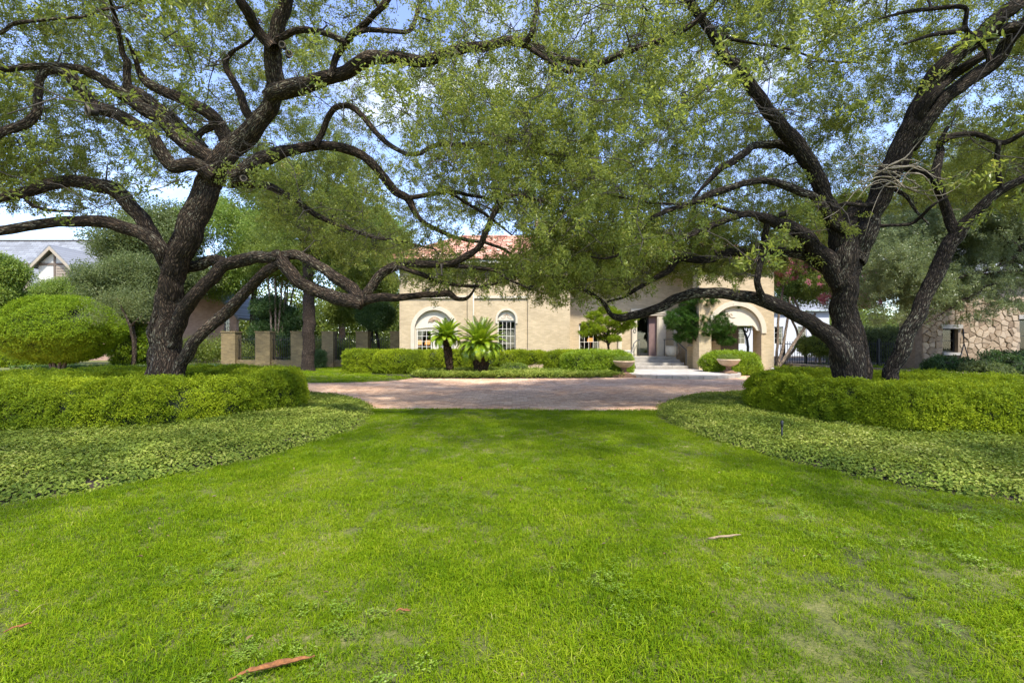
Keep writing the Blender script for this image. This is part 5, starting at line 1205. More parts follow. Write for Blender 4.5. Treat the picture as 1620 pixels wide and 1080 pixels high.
bgtree('yard_tree', 'dark leafy small tree against the left wall of the house', (hx(598, 27.6), 27.6), 4.6, 0.09, blobs_in((hx(598, 27.6), 27.6, 3.5), (1.1, 0.8, 1.2), 8, 0.7, 5), FINE_P, 'dark_leaf', 'bark2', 480, (0.8, 1.3), group=G)
bgtree('yard_tree', 'bushy green tree behind the first pillars and the red brick gable', (hx(430, 29), 29), 5, 0.12, blobs_in((hx(420, 29.4), 29.4, 2.6), (2.2, 0.9, 1.7), 9, 0.9, 6), TREE_P, 'dark_leaf', 'bark2', 700, (0.7, 1.1), group=G)
# multi stem crape myrtle behind the fence
st = []
for k, (b, t1, t2) in enumerate([((437, 575), (428, 500), (418, 400)), ((439, 575), (436, 495), (432, 395)), ((441, 575), (443, 490), (448, 390)), ((443, 575), (449, 495), (463, 395)), ((438, 575), (431, 510), (424, 440)), ((442, 575), (447, 510), (456, 430)), ((440, 575), (439, 500), (440, 400)), ((444, 575), (455, 500), (474, 410))]):
    st.append(([(b[0], b[1], 4.2), ((b[0]+t1[0])/2+random.uniform(-2, 2), (b[1]+t1[1])/2, 3.8), (t1[0], t1[1], 3.2), ((t1[0]+t2[0])/2+random.uniform(-3, 3), (t1[1]+t2[1])/2, 2.6), (t2[0], t2[1], 1.6)], 28.6+0.1*k, 28.4+0.35*k))
bgtree('crape_myrtle', 'pale many stemmed crape myrtle fanning up behind the brick fence', (hx(440, 28.8), 28.8), 8, 0.1, blobs_in((hx(445, 29), 29, 6.9), (2.4, 1.6, 1.6), 10, 1.1, 7), TREE_P, 'tree_leaf', 'myrtle_bark', 650, (0.7, 1.2), stems=st, gap=-0.3)
# left side
bgtree('holly_tree', 'grey green holly tree between the domed shrub and the left oak', (hx(212, 25), 25), 6.5, 0.11, blobs_in((hx(190, 25), 25.3, 4.1), (2.7, 1.6, 2.3), 13, 1.15, 8), FINE_P, 'holly_leaf', 'bark', 1500, (0.8, 1.2), fork=0.3)
bgtree('corner_tree', 'light leafy tree at the left edge over the shingle house', (hx(-25, 21), 21), 6.5, 0.12, blobs_in((hx(0, 21), 21, 4.35), (1.6, 1.2, 1.15), 8, 0.7, 9), FINE_P, 'light_leaf', 'bark2', 560, (0.8, 1.3))
bgtree('garden_tree', 'small yellow green tree in front of the shingle roof', (hx(98, 29), 29), 4.6, 0.08, blobs_in((hx(100, 29), 29, 4.5), (2.0, 0.9, 1.1), 8, 0.7, 10), FINE_P, 'light_leaf', 'bark2', 420, (0.8, 1.2))
bgtree('yard_tree', 'broad green tree hiding the right part of the shingle roof', (hx(255, 30), 30), 10, 0.2, blobs_in((hx(255, 30), 30, 7.2), (3.8, 2.2, 4.4), 20, 1.5, 30), TREE_P, 'holly_leaf', 'bark2', 1250, (0.8, 1.4), group=G)
# right side
bgtree('drooping_oak', 'grey green oak with drooping branches in front of the stone house', (hx(1690, 17), 17), 9.5, 0.3,
       blobs_in((hx(1510, 16.6), 17.2, 4.45), (3.8, 2.0, 2.4), 24, 1.05, 12) + blobs_in((hx(1520, 17), 17.5, 7.2), (5.2, 2.6, 2.2), 14, 1.3, 13), OAK_P, 'oak_grey', 'bark', 3400, (1.0, 1.6), lean=(-1.5, 0), limbs=14, fork=0.3)
st = [([(1690,470,14),(1620,432,8),(1560,455,6),(1500,490,4),(1462,512,2)], 17, 16.2), ([(1700,440,14),(1620,405,7),(1570,425,5),(1510,440,4),(1470,450,2)], 17, 16.4)]
b = Bark()
for (pw, d0, d1) in st: b.tube(limb_rows(pw, d0, d1), 8, 0.06, 0.1)
b.build('limb', M['bark'], bpy.data.objects['drooping_oak'])
def myrtle(label, px, d, stems, cc, r, n, seedv, nf):
    t = bgtree('pink_crape_myrtle', label, (hx(px, d), d), 7, 0.1, blobs_in(cc, r, 10, 0.95, seedv), FINE_P, 'tree_leaf', 'myrtle_bark', n, (0.7, 1.1), stems=stems, group='pink flowering crape myrtles', gap=-0.35)
    B = np.array(blobs_in(cc, r, 10, 0.95, seedv)); w = rng.integers(0, len(B), nf); u = rng.normal(0, 1, (nf, 3)); u[:, 1] = -np.abs(u[:, 1]); u /= np.linalg.norm(u, axis=1, keepdims=True)
    pts = B[w, :3] + u*B[w, 3:]*1.08; scatter('blossoms', FLOW_P, pts, orient(u + np.array([0, 0, 0.8]), jit=0.3), rng.uniform(0.7, 1.3, nf), M['pink_flower'], t)
myrtle('pink flowering crape myrtle with slanting stems beside the porch', 1232, 23.6,
       [([(1228,588,6),(1245,560,5.5),(1268,525,5),(1290,495,4)], 23.2, 23.0), ([(1228,585,5),(1238,550,5),(1245,510,4),(1250,470,3)], 23.5, 23.6), ([(1226,586,5),(1230,545,4.5),(1232,500,4),(1240,450,3)], 23.8, 24), ([(1230,585,5),(1262,540,4.5),(1250,500,3.5),(1235,470,3)], 24, 24), ([(1300,588,5),(1290,540,4.5),(1272,505,4),(1255,470,3)], 24.4, 24)],
       (hx(1245, 24), 24, 5.6), (2.2, 1.0, 1.5), 700, 15, 260)
myrtle('pink flowering crape myrtle right behind the right oak trunk', 1322, 22.6, [([(1322,588,6),(1325,540,5),(1318,490,4),(1310,440,3)], 22.6, 22.5), ([(1324,588,6),(1338,535,5),(1350,480,4),(1362,430,3)], 22.6, 22.7)], (hx(1345, 22.6), 22.6, 4.4), (2.0, 1.0, 2.2), 650, 16, 230)
bgtree('yard_tree', 'broad tree rising behind the porch roof and right oak', (hx(1330, 34), 34), 14, 0.3, blobs_in((hx(1330, 34), 34, 8.2), (5.5, 3, 5), 20, 2.0, 17), TREE_P, 'tree_leaf', 'bark2', 2000, (1.0, 1.6), group='trees behind the right side')
bgtree('yard_tree', 'tall tree behind the stone house at the right edge', (hx(1560, 33), 33), 14, 0.3, blobs_in((hx(1560, 33), 33, 8.2), (7, 3, 5), 22, 2.2, 18), TREE_P, 'holly_leaf', 'bark2', 2200, (1.0, 1.6), group='trees behind the right side')
bgtree('yard_tree', 'small green tree seen through the porch arch', (hx(1182, 34), 34), 4.6, 0.1, blobs_in((hx(1182, 34), 34, 3.4), (1.7, 1, 1.0), 8, 0.7, 19), TREE_P, 'tree_leaf', 'iron', 300, (0.6, 1.0), group='trees behind the right side')
# far woods that close the gaps
def woods(name, label, x0, x1, y0, y1, h0, h1, n, m):
    p = samp(n, x0, x1, y0, y1); top = h0 + (h1-h0)*(0.5+0.5*nz3(np.column_stack([p, 0*p[:, 0]]), 0.13, 2.0)*1.6); z = top*rng.uniform(0, 1, n)**0.7
    tag(scatter(name, TREE_P, np.column_stack([p, z]), orient(rng.normal(0, 1, (n, 3)) + np.array([0, -0.6, 0.8])), rng.uniform(1.8, 3.2, n), M[m]), label, 'trees')
woods('far_woods', 'far mass of trees closing the view on the left', -75, -8, 46, 56, 4, 8, 3600, 'tree_leaf')
woods('far_woods', 'far mass of trees closing the view on the right', 12, 80, 58, 66, 3, 7, 3000, 'tree_leaf')
p = samp(900, -21, -6.5, 28.5, 30.5); z = rng.uniform(0.1, 1, 900)**0.8*(1.5 + 0.8*nz3(np.column_stack([p, 0*p[:, 0]]), 0.5))
tag(scatter('undergrowth', TREE_P, np.column_stack([p, z]), orient(rng.normal(0, 1, (900, 3)) + np.array([0, -0.4, 0.7])), rng.uniform(0.7, 1.1, 900), M['tree_leaf']), 'tangled green undergrowth behind the iron railings of the fence', 'undergrowth')

# ================================================================== SHRUBS
# domed clipped shrub on the left
cx, cy = hx(92, 22), 22.0
dome = empty('domed_shrub', (cx, cy, 0), 'big domed clipped shrub with bare stems on the left lawn', 'shrub')
bk = Bark()
for k in range(9):
    a = k*0.7; e = (cx+1.7*math.cos(a)+0.1, cy+1.0*math.sin(a), 1.7+0.4*math.sin(a*3)); bk.tube([(cx+0.12*math.cos(a), cy+0.12*math.sin(a), -0.05, 0.07), (cx+0.35*math.cos(a), cy+0.3*math.sin(a), 0.5, 0.06), (cx+0.9*math.cos(a+.2), cy+0.6*math.sin(a), 1.0, 0.05), (*e, 0.025)], 8, 0.08, 0.1)
bk.build('stem', M['myrtle_bark'], dome)
shrub(None, None, None, (cx, cy, 2.08), (2.55, 2.2, 1.5), HEDGE_P, M['dome_leaf'], 9500, (1.6, 2.4), 1.0, 1.0, lump=0.05, root=dome, thick=0.08, gap=-0.40, shrink=0.85)
shrub('background_shrub', 'yellow green shrub mass behind the young dark stem right of the dome', 'shrub', (hx(222, 26), 26.0, 1.2), (1.6, 0.8, 1.2), BUSH_P, M['bright_leaf'], 900, (0.9, 1.5), 0.8, 0.9)
shrub('background_shrub', 'green shrub row behind the domed shrub at the left edge', 'shrub', (hx(20, 27), 27.0, 0.4), (3.6, 0.8, 0.5), BUSH_P, M['hedge_leaf'], 1300, (0.9, 1.5), 0.8, 0.9)
# house front hedges
FH = 'clipped hedges along the house front'
shrub('hedge', 'box shaped green hedge at the left end of the house bed', 'hedge', (hx(578, 21.9), 21.9, 0.48), (0.95, 0.6, 0.54), HEDGE_P, M['hedge_leaf'], 2000, (1.3, 1.9), 0.35, 0.4, 0.05, group=FH, shrink=0.88)
shrub('hedge', 'rounded green hedge in front of the large arched window', 'hedge', (hx(634, 21.2), 21.2, 0.50), (1.15, 0.75, 0.52), HEDGE_P, M['hedge_leaf'], 2400, (1.3, 1.9), 0.5, 0.6, 0.06, group=FH, shrink=0.88)
shrub('hedge', 'thin leggy clipped hedge behind the two cycads', 'hedge', (hx(745, 22.6), 22.6, 0.62), (2.7, 0.42, 0.38), HEDGE_P, M['hedge_leaf'], 2800, (1.3, 1.9), 0.35, 0.3, 0.05, group=FH, shrink=0.85,
      stems=[((hx(690+14*k, 22.6), 22.6, 0), (hx(688+14*k+random.uniform(-5, 5), 22.6), 22.6, 0.55), 0.02) for k in range(10)])
shrub('hedge', 'low flat topped hedge tapering right of the cycads', 'hedge', (hx(830, 22.8), 22.8, 0.70), (1.1, 0.42, 0.26), HEDGE_P, M['hedge_leaf'], 1000, (1.3, 1.9), 0.4, 0.4, 0.06, group=FH, shrink=0.85,
      stems=[((hx(812+14*k, 22.8), 22.8, 0), (hx(812+14*k+random.uniform(-5, 5), 22.8), 22.8, 0.6), 0.02) for k in range(4)])
shrub('hedge', 'green hedge behind the bright rounded shrub left of the steps', 'hedge', (hx(902, 21.8), 21.8, 0.48), (1.15, 0.6, 0.52), HEDGE_P, M['hedge_leaf'], 1900, (1.3, 1.9), 0.45, 0.5, 0.05, group=FH, shrink=0.88)
shrub('hedge', 'bright yellow green rounded hedge beside the left urn', 'hedge', (hx(945, 20.6), 20.6, 0.50), (1.55, 0.85, 0.52), HEDGE_P, M['bright_leaf'], 3200, (1.3, 1.9), 0.5, 0.7, 0.05, group=FH, shrink=0.88)
shrub('shrub', 'bright yellow green shrub behind the right urn by the porch arch', 'shrub', (hx(1156, 20.9), 20.9, 0.50), (1.25, 0.55, 0.46), HEDGE_P, M['bright_leaf'], 2000, (1.4, 2.0), 0.6, 0.7, 0.10, shrink=0.82)
shrub('fern_clump', 'small bright leafy clump at the foot of the cycads', 'plant', (hx(815, 20.9), 20.9, 0.18), (0.6, 0.3, 0.25), BUSH_P, M['light_leaf'], 160, (0.6, 1.0), 0.9, 0.9)
shrub('dark_shrub', 'small dark clipped shrub behind the straight tree trunk', 'shrub', (hx(503, 25.2), 25.2, 0.45), (0.36, 0.3, 0.5), HEDGE_P, M['dark_leaf'], 500, (1.3, 1.9), 0.5, 0.6)
# cloud pruned yew pines either side of the door
def cloud_tree(label, base, stems, pads, m, n):
    root = empty('yew_pine', (base[0], base[1], 0), label, 'tree', 'cloud pruned yew pines by the door')
    bk = Bark(); 
    for s in stems: bk.tube(s, 9, 0.08, 0.1)
    pp_, uu = [], []
    for (c, r, k) in pads:
        u = rng.normal(0, 1, (k, 3)); u /= np.linalg.norm(u, axis=1, keepdims=True); pp_.append(np.array(c) + u*np.array(r)*rng.uniform(0.55, 1, (k, 1))); uu.append(u)
        s = np.array(base + (1.6,)); bk.tube([(*(s+np.array([0, 0, random.uniform(-.5, .5)])), 0.035), (*((s+np.array(c))/2 + rv(0.08)), 0.025), (*c, 0.012)], 6, 0.05, 0.1)
    bk.build('trunk', M['bark2'], root); pts = np.concatenate(pp_); u = np.concatenate(uu)
    scatter('foliage', NEEDLE_P, pts, orient(u*0.6 + np.array([0, 0, 0.8]), jit=0.3), rng.uniform(0.7, 1.15, len(pts)), M[m], root)
def pads_px(lst, d0, f=1.0): return [((hx(px, d), d, hz(py, d)), (f*w/FOC*d, 0.38, f*h/FOC*d), int(k*f)) for (px, py, w, h, k), d in [(q, d0 + random.uniform(-0.35, 0.35)) for q in lst]]
b1 = (hx(962, 22.9), 22.9)
cloud_tree('bright yellow green cloud pruned yew pine in front of the entrance window', b1, [[(*b1, 0.0, 0.07), (b1[0]+0.05, b1[1], 0.9, 0.06), (b1[0]-0.05, b1[1], 1.6, 0.05)]],
           pads_px([(960,492,16,7,70),(978,497,14,6,60),(940,500,15,7,70),(965,508,20,8,90),(992,506,14,6,60),(1003,503,9,4,30),(930,515,12,7,60),(945,522,14,7,70),(975,520,20,8,90),(995,516,12,6,50),(928,527,12,6,50),(957,535,13,5,60),(972,536,12,5,50),(950,508,12,6,50)], 22.9), 'podo_bright', 0)
b2 = (hx(1108, 22.6), 22.6)
cloud_tree('dark green cloud pruned yew pine between the steps and the porch', b2, [[(*b2, 0.0, 0.10), (b2[0]+0.1, b2[1], 0.9, 0.09), (b2[0], b2[1], 1.7, 0.07)], [(b2[0]+0.2, b2[1], 0.0, 0.08), (b2[0]+0.35, b2[1], 1.0, 0.07), (b2[0]+0.6, b2[1], 1.9, 0.05)]],
           pads_px([(1075,500,18,9,100),(1100,492,22,10,120),(1130,485,22,10,120),(1150,478,16,8,80),(1072,515,14,8,80),(1090,525,18,8,100),(1085,535,18,6,80),(1105,512,20,9,110),(1125,505,20,9,110),(1148,500,14,8,80),(1145,520,16,9,100),(1130,530,14,8,80),(1148,540,12,6,70),(1105,530,14,7,70),(1160,490,8,7,50),(1115,475,18,8,80),(1090,480,14,7,60),(1065,508,12,8,70),(1118,522,16,9,90),(1095,508,18,9,100),(1138,498,18,9,90)], 22.6, 1.25), 'podo_leaf', 0)

# ================================================================== CYCADS
def cycad(label, x, y, h, r, nfr, L, lean, upmin):
    root = empty('cycad', (x, y, 0), label, 'cycad', 'cycads in the house bed')
    bk = Bark(); tx, ty = x+lean, y
    bk.tube([(x, y, -0.05, r*0.85), (x+lean*0.3, y, h*0.3, r*0.9), (x+lean*0.7, y, h*0.65, r*1.1), (tx, ty, h, r*0.95), (tx, ty, h+0.12, r*0.4)], 18, 0.05, 0.05, ridges=0.03); bk.build('trunk', M['cycad_bark'], root)
    mb = MB()
    for k in range(220):
        a = random.uniform(0, 6.28); t = random.uniform(0.03, 1); rr = r*(0.85+0.25*t); z = h*t; c = Vector((x+lean*t+rr*math.cos(a), y+rr*math.sin(a), z)); d = Vector((math.cos(a), math.sin(a), 0.9)); s = Vector((-math.sin(a), math.cos(a), 0))*0.03
        mb.add([c-s, c+s, c+d*0.07+s*0.4, c+d*0.07-s*0.4, c+Vector((0, 0, 0.09))-d*0.02], [(0, 1, 2, 3), (3, 2, 4)])
    tag(mb.build('leaf_scales', M['cycad_bark'], root), kind='stuff')
    meshes = []
    for q in range(5):
        mb = MB(); T = []; curve = 0.35 + 0.22*q; n = 26
        def cpt(t): return Vector((L*t*math.cos(curve*t*0.9), 0, L*t*math.sin(0.0) - L*curve*0.42*t*t))
        pts = [cpt(t) for t in np.linspace(0, 1, 8)]; mb.tube(pts, [0.012*(1-0.8*t) for t in np.linspace(0, 1, 8)], 4, False); T += [0.5]*len(mb.v)
        for j in range(n):
            t = 0.12 + 0.87*j/(n-1); c = cpt(t); tg = (cpt(min(1, t+0.03))-cpt(t-0.03)).normalized(); ln = 0.20*math.sin(math.pi*min(1, 0.16+t*0.82))**0.6
            for sg in (-1, 1):
                dirv = (tg*0.75 + Vector((0, sg*1.0, 0)) + Vector((0, 0, 0.35))).normalized(); wv = tg*0.015
                b0 = len(mb.v); mb.add([c-wv, c+wv, c+dirv*ln*0.6+wv*0.9+Vector((0, 0, 0.004)), c+dirv*ln*0.6-wv*0.9+Vector((0, 0, 0.004)), c+dirv*ln-Vector((0, 0, 0.02))], [(0, 1, 2, 3), (3, 2, 4)]); T += [random.random()]*5
        me = mb.mesh('frond'); a = me.attributes.new('tint', 'FLOAT', 'POINT'); a.data.foreach_set('value', np.array(T, np.float32)); meshes.append(me)
    for k in range(nfr):
        v = ((k+0.5)/nfr)**0.8; el = 1.45 - v*(1.45-upmin) + random.uniform(-.08, .08); az = k*2.39996 + random.uniform(-.1, .1)
        o = link('frond', meshes[min(4, int(v*5))], M['cycad_leaf'], root); o.location = (tx + r*0.5*math.cos(az)*v, ty + r*0.5*math.sin(az)*v, h+0.08-0.1*v)
        o.rotation_euler = (Matrix.Rotation(az, 4, 'Z') @ Matrix.Rotation(-el, 4, 'Y') @ Matrix.Rotation(random.uniform(-.3, .3), 4, 'X')).to_euler(); s = random.uniform(0.85, 1.1); o.scale = (s, s, s)
cycad('slimmer cycad with leaning trunk in front of the large arched window', hx(713, 19.8), 19.8, 1.60, 0.17, 56, 0.95, -0.18, 0.2)
cycad('stout cycad with a dense yellow green crown right of the slimmer cycad', hx(761, 19.7), 19.7, 1.30, 0.33, 140, 1.28, -0.02, -0.08)

# ================================================================== FENCE
FD = 26.2
fence = empty('boundary_fence', (hx(480, FD), FD, 0), 'yellow brick pillars with black iron railings left of the house', 'fence')
pil = [(350, 372), (404, 427), (460, 479), (509, 527), (563, 582), (617.5, 631.5)]
for (a, b) in pil:
    x0, x1 = hx(a, FD), hx(b, FD); mb = MB(); mb.box(x0, x1, FD-0.02, FD+0.62, -0.1, 2.02); mb.box(x0-0.03, x1+0.03, FD-0.05, FD+0.65, 2.02, 2.09); mb.build('pillar', M['fbrick'], fence)
for (a, b) in zip(pil[:-1], pil[1:]):
    x0, x1 = hx(a[1], FD)+0.002, hx(b[0], FD)-0.002; mb = MB(); mb.box(x0, x1, FD+0.14, FD+0.46, -0.1, 0.42); mb.build('low_wall', M['fbrick'], fence)
    mb = MB(); mb.box(x0, x1, FD+0.28, FD+0.31, 0.55, 0.585); mb.box(x0, x1, FD+0.28, FD+0.31, 1.60, 1.635); nbar = 10
    mb.build('rail', M['iron'], fence)
    bmb = MB(); bmb.box(-0.009, 0.009, -0.009, 0.009, 0.43, 1.80); bmb.add([(-0.02, 0, 1.80), (0, -0.02, 1.80), (0.02, 0, 1.80), (0, 0.02, 1.80), (0, 0, 1.90)], [(0, 1, 4), (1, 2, 4), (2, 3, 4), (3, 0, 4)])
    bme = bmb.mesh('bar'); f = None
    for k in range(nbar):
        if f is None: f = o = link('bar', bme, M['iron'], fence)
        else: o = f.copy(); COL.objects.link(o)
        o.location = (x0 + (x1-x0)*(k+0.5)/nbar, FD+0.265, 0)

# ================================================================== NEIGHBOUR HOUSES
ND = 36.0
nh = empty('shingle_house', (hx(60, ND), ND, 0), 'neighbouring house with grey shingle roof and half timbered dormer', 'house')
zr, ze = hz(381, ND+3.5), hz(478, ND); xA, xB = hx(-120, ND), hx(235, ND)
mb = MB(); mb.add([(xA, ND-0.5, ze-0.1), (xB, ND-0.5, ze-0.1), (xB, ND+3.5, zr), (xA, ND+3.5, zr), (xA, ND+7.5, ze), (xB, ND+7.5, ze)], [(0, 1, 2, 3), (3, 2, 5, 4)]); mb.build('roof', M['shingle'], nh)
mb = MB(); mb.box(xA, xB, ND+3.4, ND+3.6, zr, zr+0.08); mb.build('ridge_cap', M['timber'], nh)
wzt = ze-0.12
wall_with_holes('wall', rect(xA, xB-0.2, -0.1, wzt), [rect(hx(0, ND), hx(13, ND), hz(536, ND), hz(489, ND)), rect(hx(16, ND), hx(29, ND), hz(536, ND), hz(489, ND))], ND, ND+0.3, M['redbrick'], nh)
mb = MB(); mb.box(xA, xB, ND-0.40, ND-0.002, hz(481, ND), wzt); 
for k in range(14): mb.box(hx(-20+k*13, ND), hx(-15+k*13, ND), ND-0.55, ND-0.402, hz(483, ND)-0.1, hz(480, ND))
mb.build('eave_beam', M['timber'], nh)
for (a, b) in ((0, 13), (16, 29)):
    casement(nh, hx(a, ND)+0.02, hx(b, ND)-0.02, hz(535, ND), hz(490, ND), 2, 3, ND+0.1, fr=0.10)
mb = MB(); mb.box(hx(-3, ND), hx(32, ND), ND-0.06, ND+0.02, hz(490, ND), hz(487, ND)); mb.box(hx(13, ND)+0.002, hx(16, ND)-0.002, ND-0.05, ND+0.02, hz(536, ND), hz(490, ND)-0.002); mb.build('window_surround', M['panel'], nh)
mb = MB(); mb.box(hx(-30, ND), hx(60, ND), ND+0.32, ND+0.4, 0, wzt-0.1); mb.build('room_interior', M['dark'], nh)
def gable_dormer(parent, cxp, apex, half, eav, bot, d, depth):
    dm_ = empty('dormer', (hx(cxp, d), d, hz(bot, d))); dm_.parent = parent; dm_.matrix_parent_inverse = Matrix.Translation(-WLOC(parent))
    X = lambda p: hx(p, d); Zf = lambda p: hz(p, d)
    mb = MB(); mb.prism([(X(cxp-half+8), Zf(bot)), (X(cxp+half-8), Zf(bot)), (X(cxp+half-8), Zf(eav)), (X(cxp), Zf(apex+9)), (X(cxp-half+8), Zf(eav))], d, d+depth); mb.build('front', M['stucco'], dm_)
    for sg in (-1, 1):
        a = (X(cxp), Zf(apex)); b = (X(cxp+sg*half), Zf(eav+4)); t = 0.14
        mb = MB(); pl = [(a[0], a[1]-t), (a[0], a[1]), b, (b[0], b[1]-t)]; pl = pl if sg > 0 else pl[::-1]
        mb.prism(pl[::-1], d-0.45, d+depth+0.5); mb.build('roof_slope', M['shingle'], dm_)
        mb = MB(); t2 = 0.42; pl = [(a[0], a[1]-t2), (a[0], a[1]-t-0.003), (b[0], b[1]-t-0.003), (b[0], b[1]-t2)]; pl = pl if sg > 0 else pl[::-1]
        mb.prism(pl[::-1], d-0.46, d-0.36); mb.build('bargeboard', M['barge'], dm_)
    mb = MB(); mb.box(X(cxp-1.5), X(cxp+1.5), d-0.05, d-0.002, Zf(bot), Zf(apex+14)); mb.box(X(cxp-half+9), X(cxp-1.5)-0.002, d-0.04, d-0.002, Zf(420), Zf(416)); mb.box(X(cxp+1.5)+0.002, X(cxp+half-9), d-0.04, d-0.002, Zf(420), Zf(416)); mb.build('timbering', M['timber'], dm_)
    mb = MB(); mb.box(X(cxp+3), X(cxp+half-10), d-0.06, d-0.003, Zf(bot), Zf(421))
    for k in range(8): z0 = Zf(bot) + (Zf(421)-Zf(bot))*k/8; mb.box(X(cxp+4), X(cxp+half-11), d-0.09, d-0.061, z0+0.02, z0+0.12)
    mb.build('shutter', M['shutter'], dm_)
gable_dormer(nh, 87, 388, 34, 418, 455, ND-0.8, 4.5)
gable_dormer(nh, 15, 440, 42, 470, 478, ND-0.9, 3.0)
wing = empty('brick_gable_house', (hx(335, 33), 33, 0), 'pale red brick house gable behind the first brick pillar', 'house')
GDp = 33.0
wall_with_holes('wall', [(hx(270, GDp), -0.1), (hx(374, GDp), -0.1), (hx(374, GDp), hz(500, GDp)), (hx(340, GDp), hz(462, GDp)), (hx(270, GDp), hz(478, GDp))], [rect(hx(354, GDp), hx(363, GDp), hz(525, GDp), hz(497, GDp))], GDp, GDp+0.3, M['redbrick'], wing)
casement(wing, hx(354, GDp), hx(363, GDp), hz(525, GDp), hz(497, GDp), 2, 3, GDp+0.1)
mb = MB(); mb.box(hx(345, GDp), hx(372, GDp), GDp+0.4, GDp+0.45, 0, 3.5); mb.build('room_interior', M['dark'], wing)
mb = MB(); mb.prism([(hx(340, GDp), hz(458, GDp)), (hx(340, GDp), hz(462, GDp)), (hx(380, GDp), hz(506, GDp)), (hx(382, GDp), hz(503, GDp))][::-1], GDp-0.3, GDp+6); mb.build('roof_slope', M['shingle'], wing)
# far white house on the right
WD = 46.0
wh = empty('white_house', (hx(1235, WD), WD, 0), 'bright white house seen through the porch arch and myrtle stems', 'house')
wh_holes = [rect(hx(p, WD), hx(p+14, WD), 1.2, 3.0) for p in (1166, 1225, 1262, 1292)]
wall_with_holes('wall', rect(hx(1120, WD), hx(1312, WD), -0.1, 4.6), wh_holes, WD, WD+0.3, M['farwhite'], wh)
for p in (1166, 1225, 1262, 1292): casement(wh, hx(p, WD)+0.01, hx(p+14, WD)-0.01, 1.22, 2.98, 2, 3, WD+0.1, fr=0.08)
mb = MB(); mb.box(hx(1122, WD), hx(1310, WD), WD+0.5, WD+0.6, 0, 4.5); mb.build('room_interior', M['dark'], wh)
mb = MB(); mb.add([(hx(1115, WD), WD-0.4, 4.6), (hx(1335, WD), WD-0.4, 4.6), (hx(1335, WD), WD+4, 6.6), (hx(1115, WD), WD+4, 6.6)], [(0, 1, 2, 3)]); mb.build('roof', M['shingle'], wh)

# ---- right: iron fence, stone house, low stone wall
ID = 24.6
fr_ = empty('iron_fence', (hx(1340, ID), ID, 0), 'black iron fence behind the right oak', 'fence')
mb = MB(); x0, x1 = hx(1232, ID), hx(1462, ID)
for z in (0.35, 1.35): mb.box(x0, x1, ID-0.015, ID+0.015, z, z+0.04)
mb.build('rail', M['iron'], fr_)
bmb = MB(); bmb.box(-0.01, 0.01, -0.01, 0.01, 0.1, 1.5); bme = bmb.mesh('bar'); nb = int((x1-x0)/0.13); f = None
for k in range(nb):
    if f is None: f = o = link('bar', bme, M['iron'], fr_)
    else: o = f.copy(); COL.objects.link(o)
    o.location = (x0 + (k+0.5)*0.13, ID-0.03, 0)
for p in (1240, 1275, 1297, 1390, 1458): mb = MB(); mb.box(hx(p, ID)-0.05, hx(p, ID)+0.05, ID-0.05, ID+0.05, 0, 1.65); mb.build('post', M['iron'], fr_)
mb = MB(); mb.box(hx(1228, ID), hx(1462, ID), ID+0.3, ID+0.6, -0.1, 0.33); tag(mb.build('stone_kerb_wall', M['stone_step']), 'low stone base wall behind the black iron fence', 'wall')

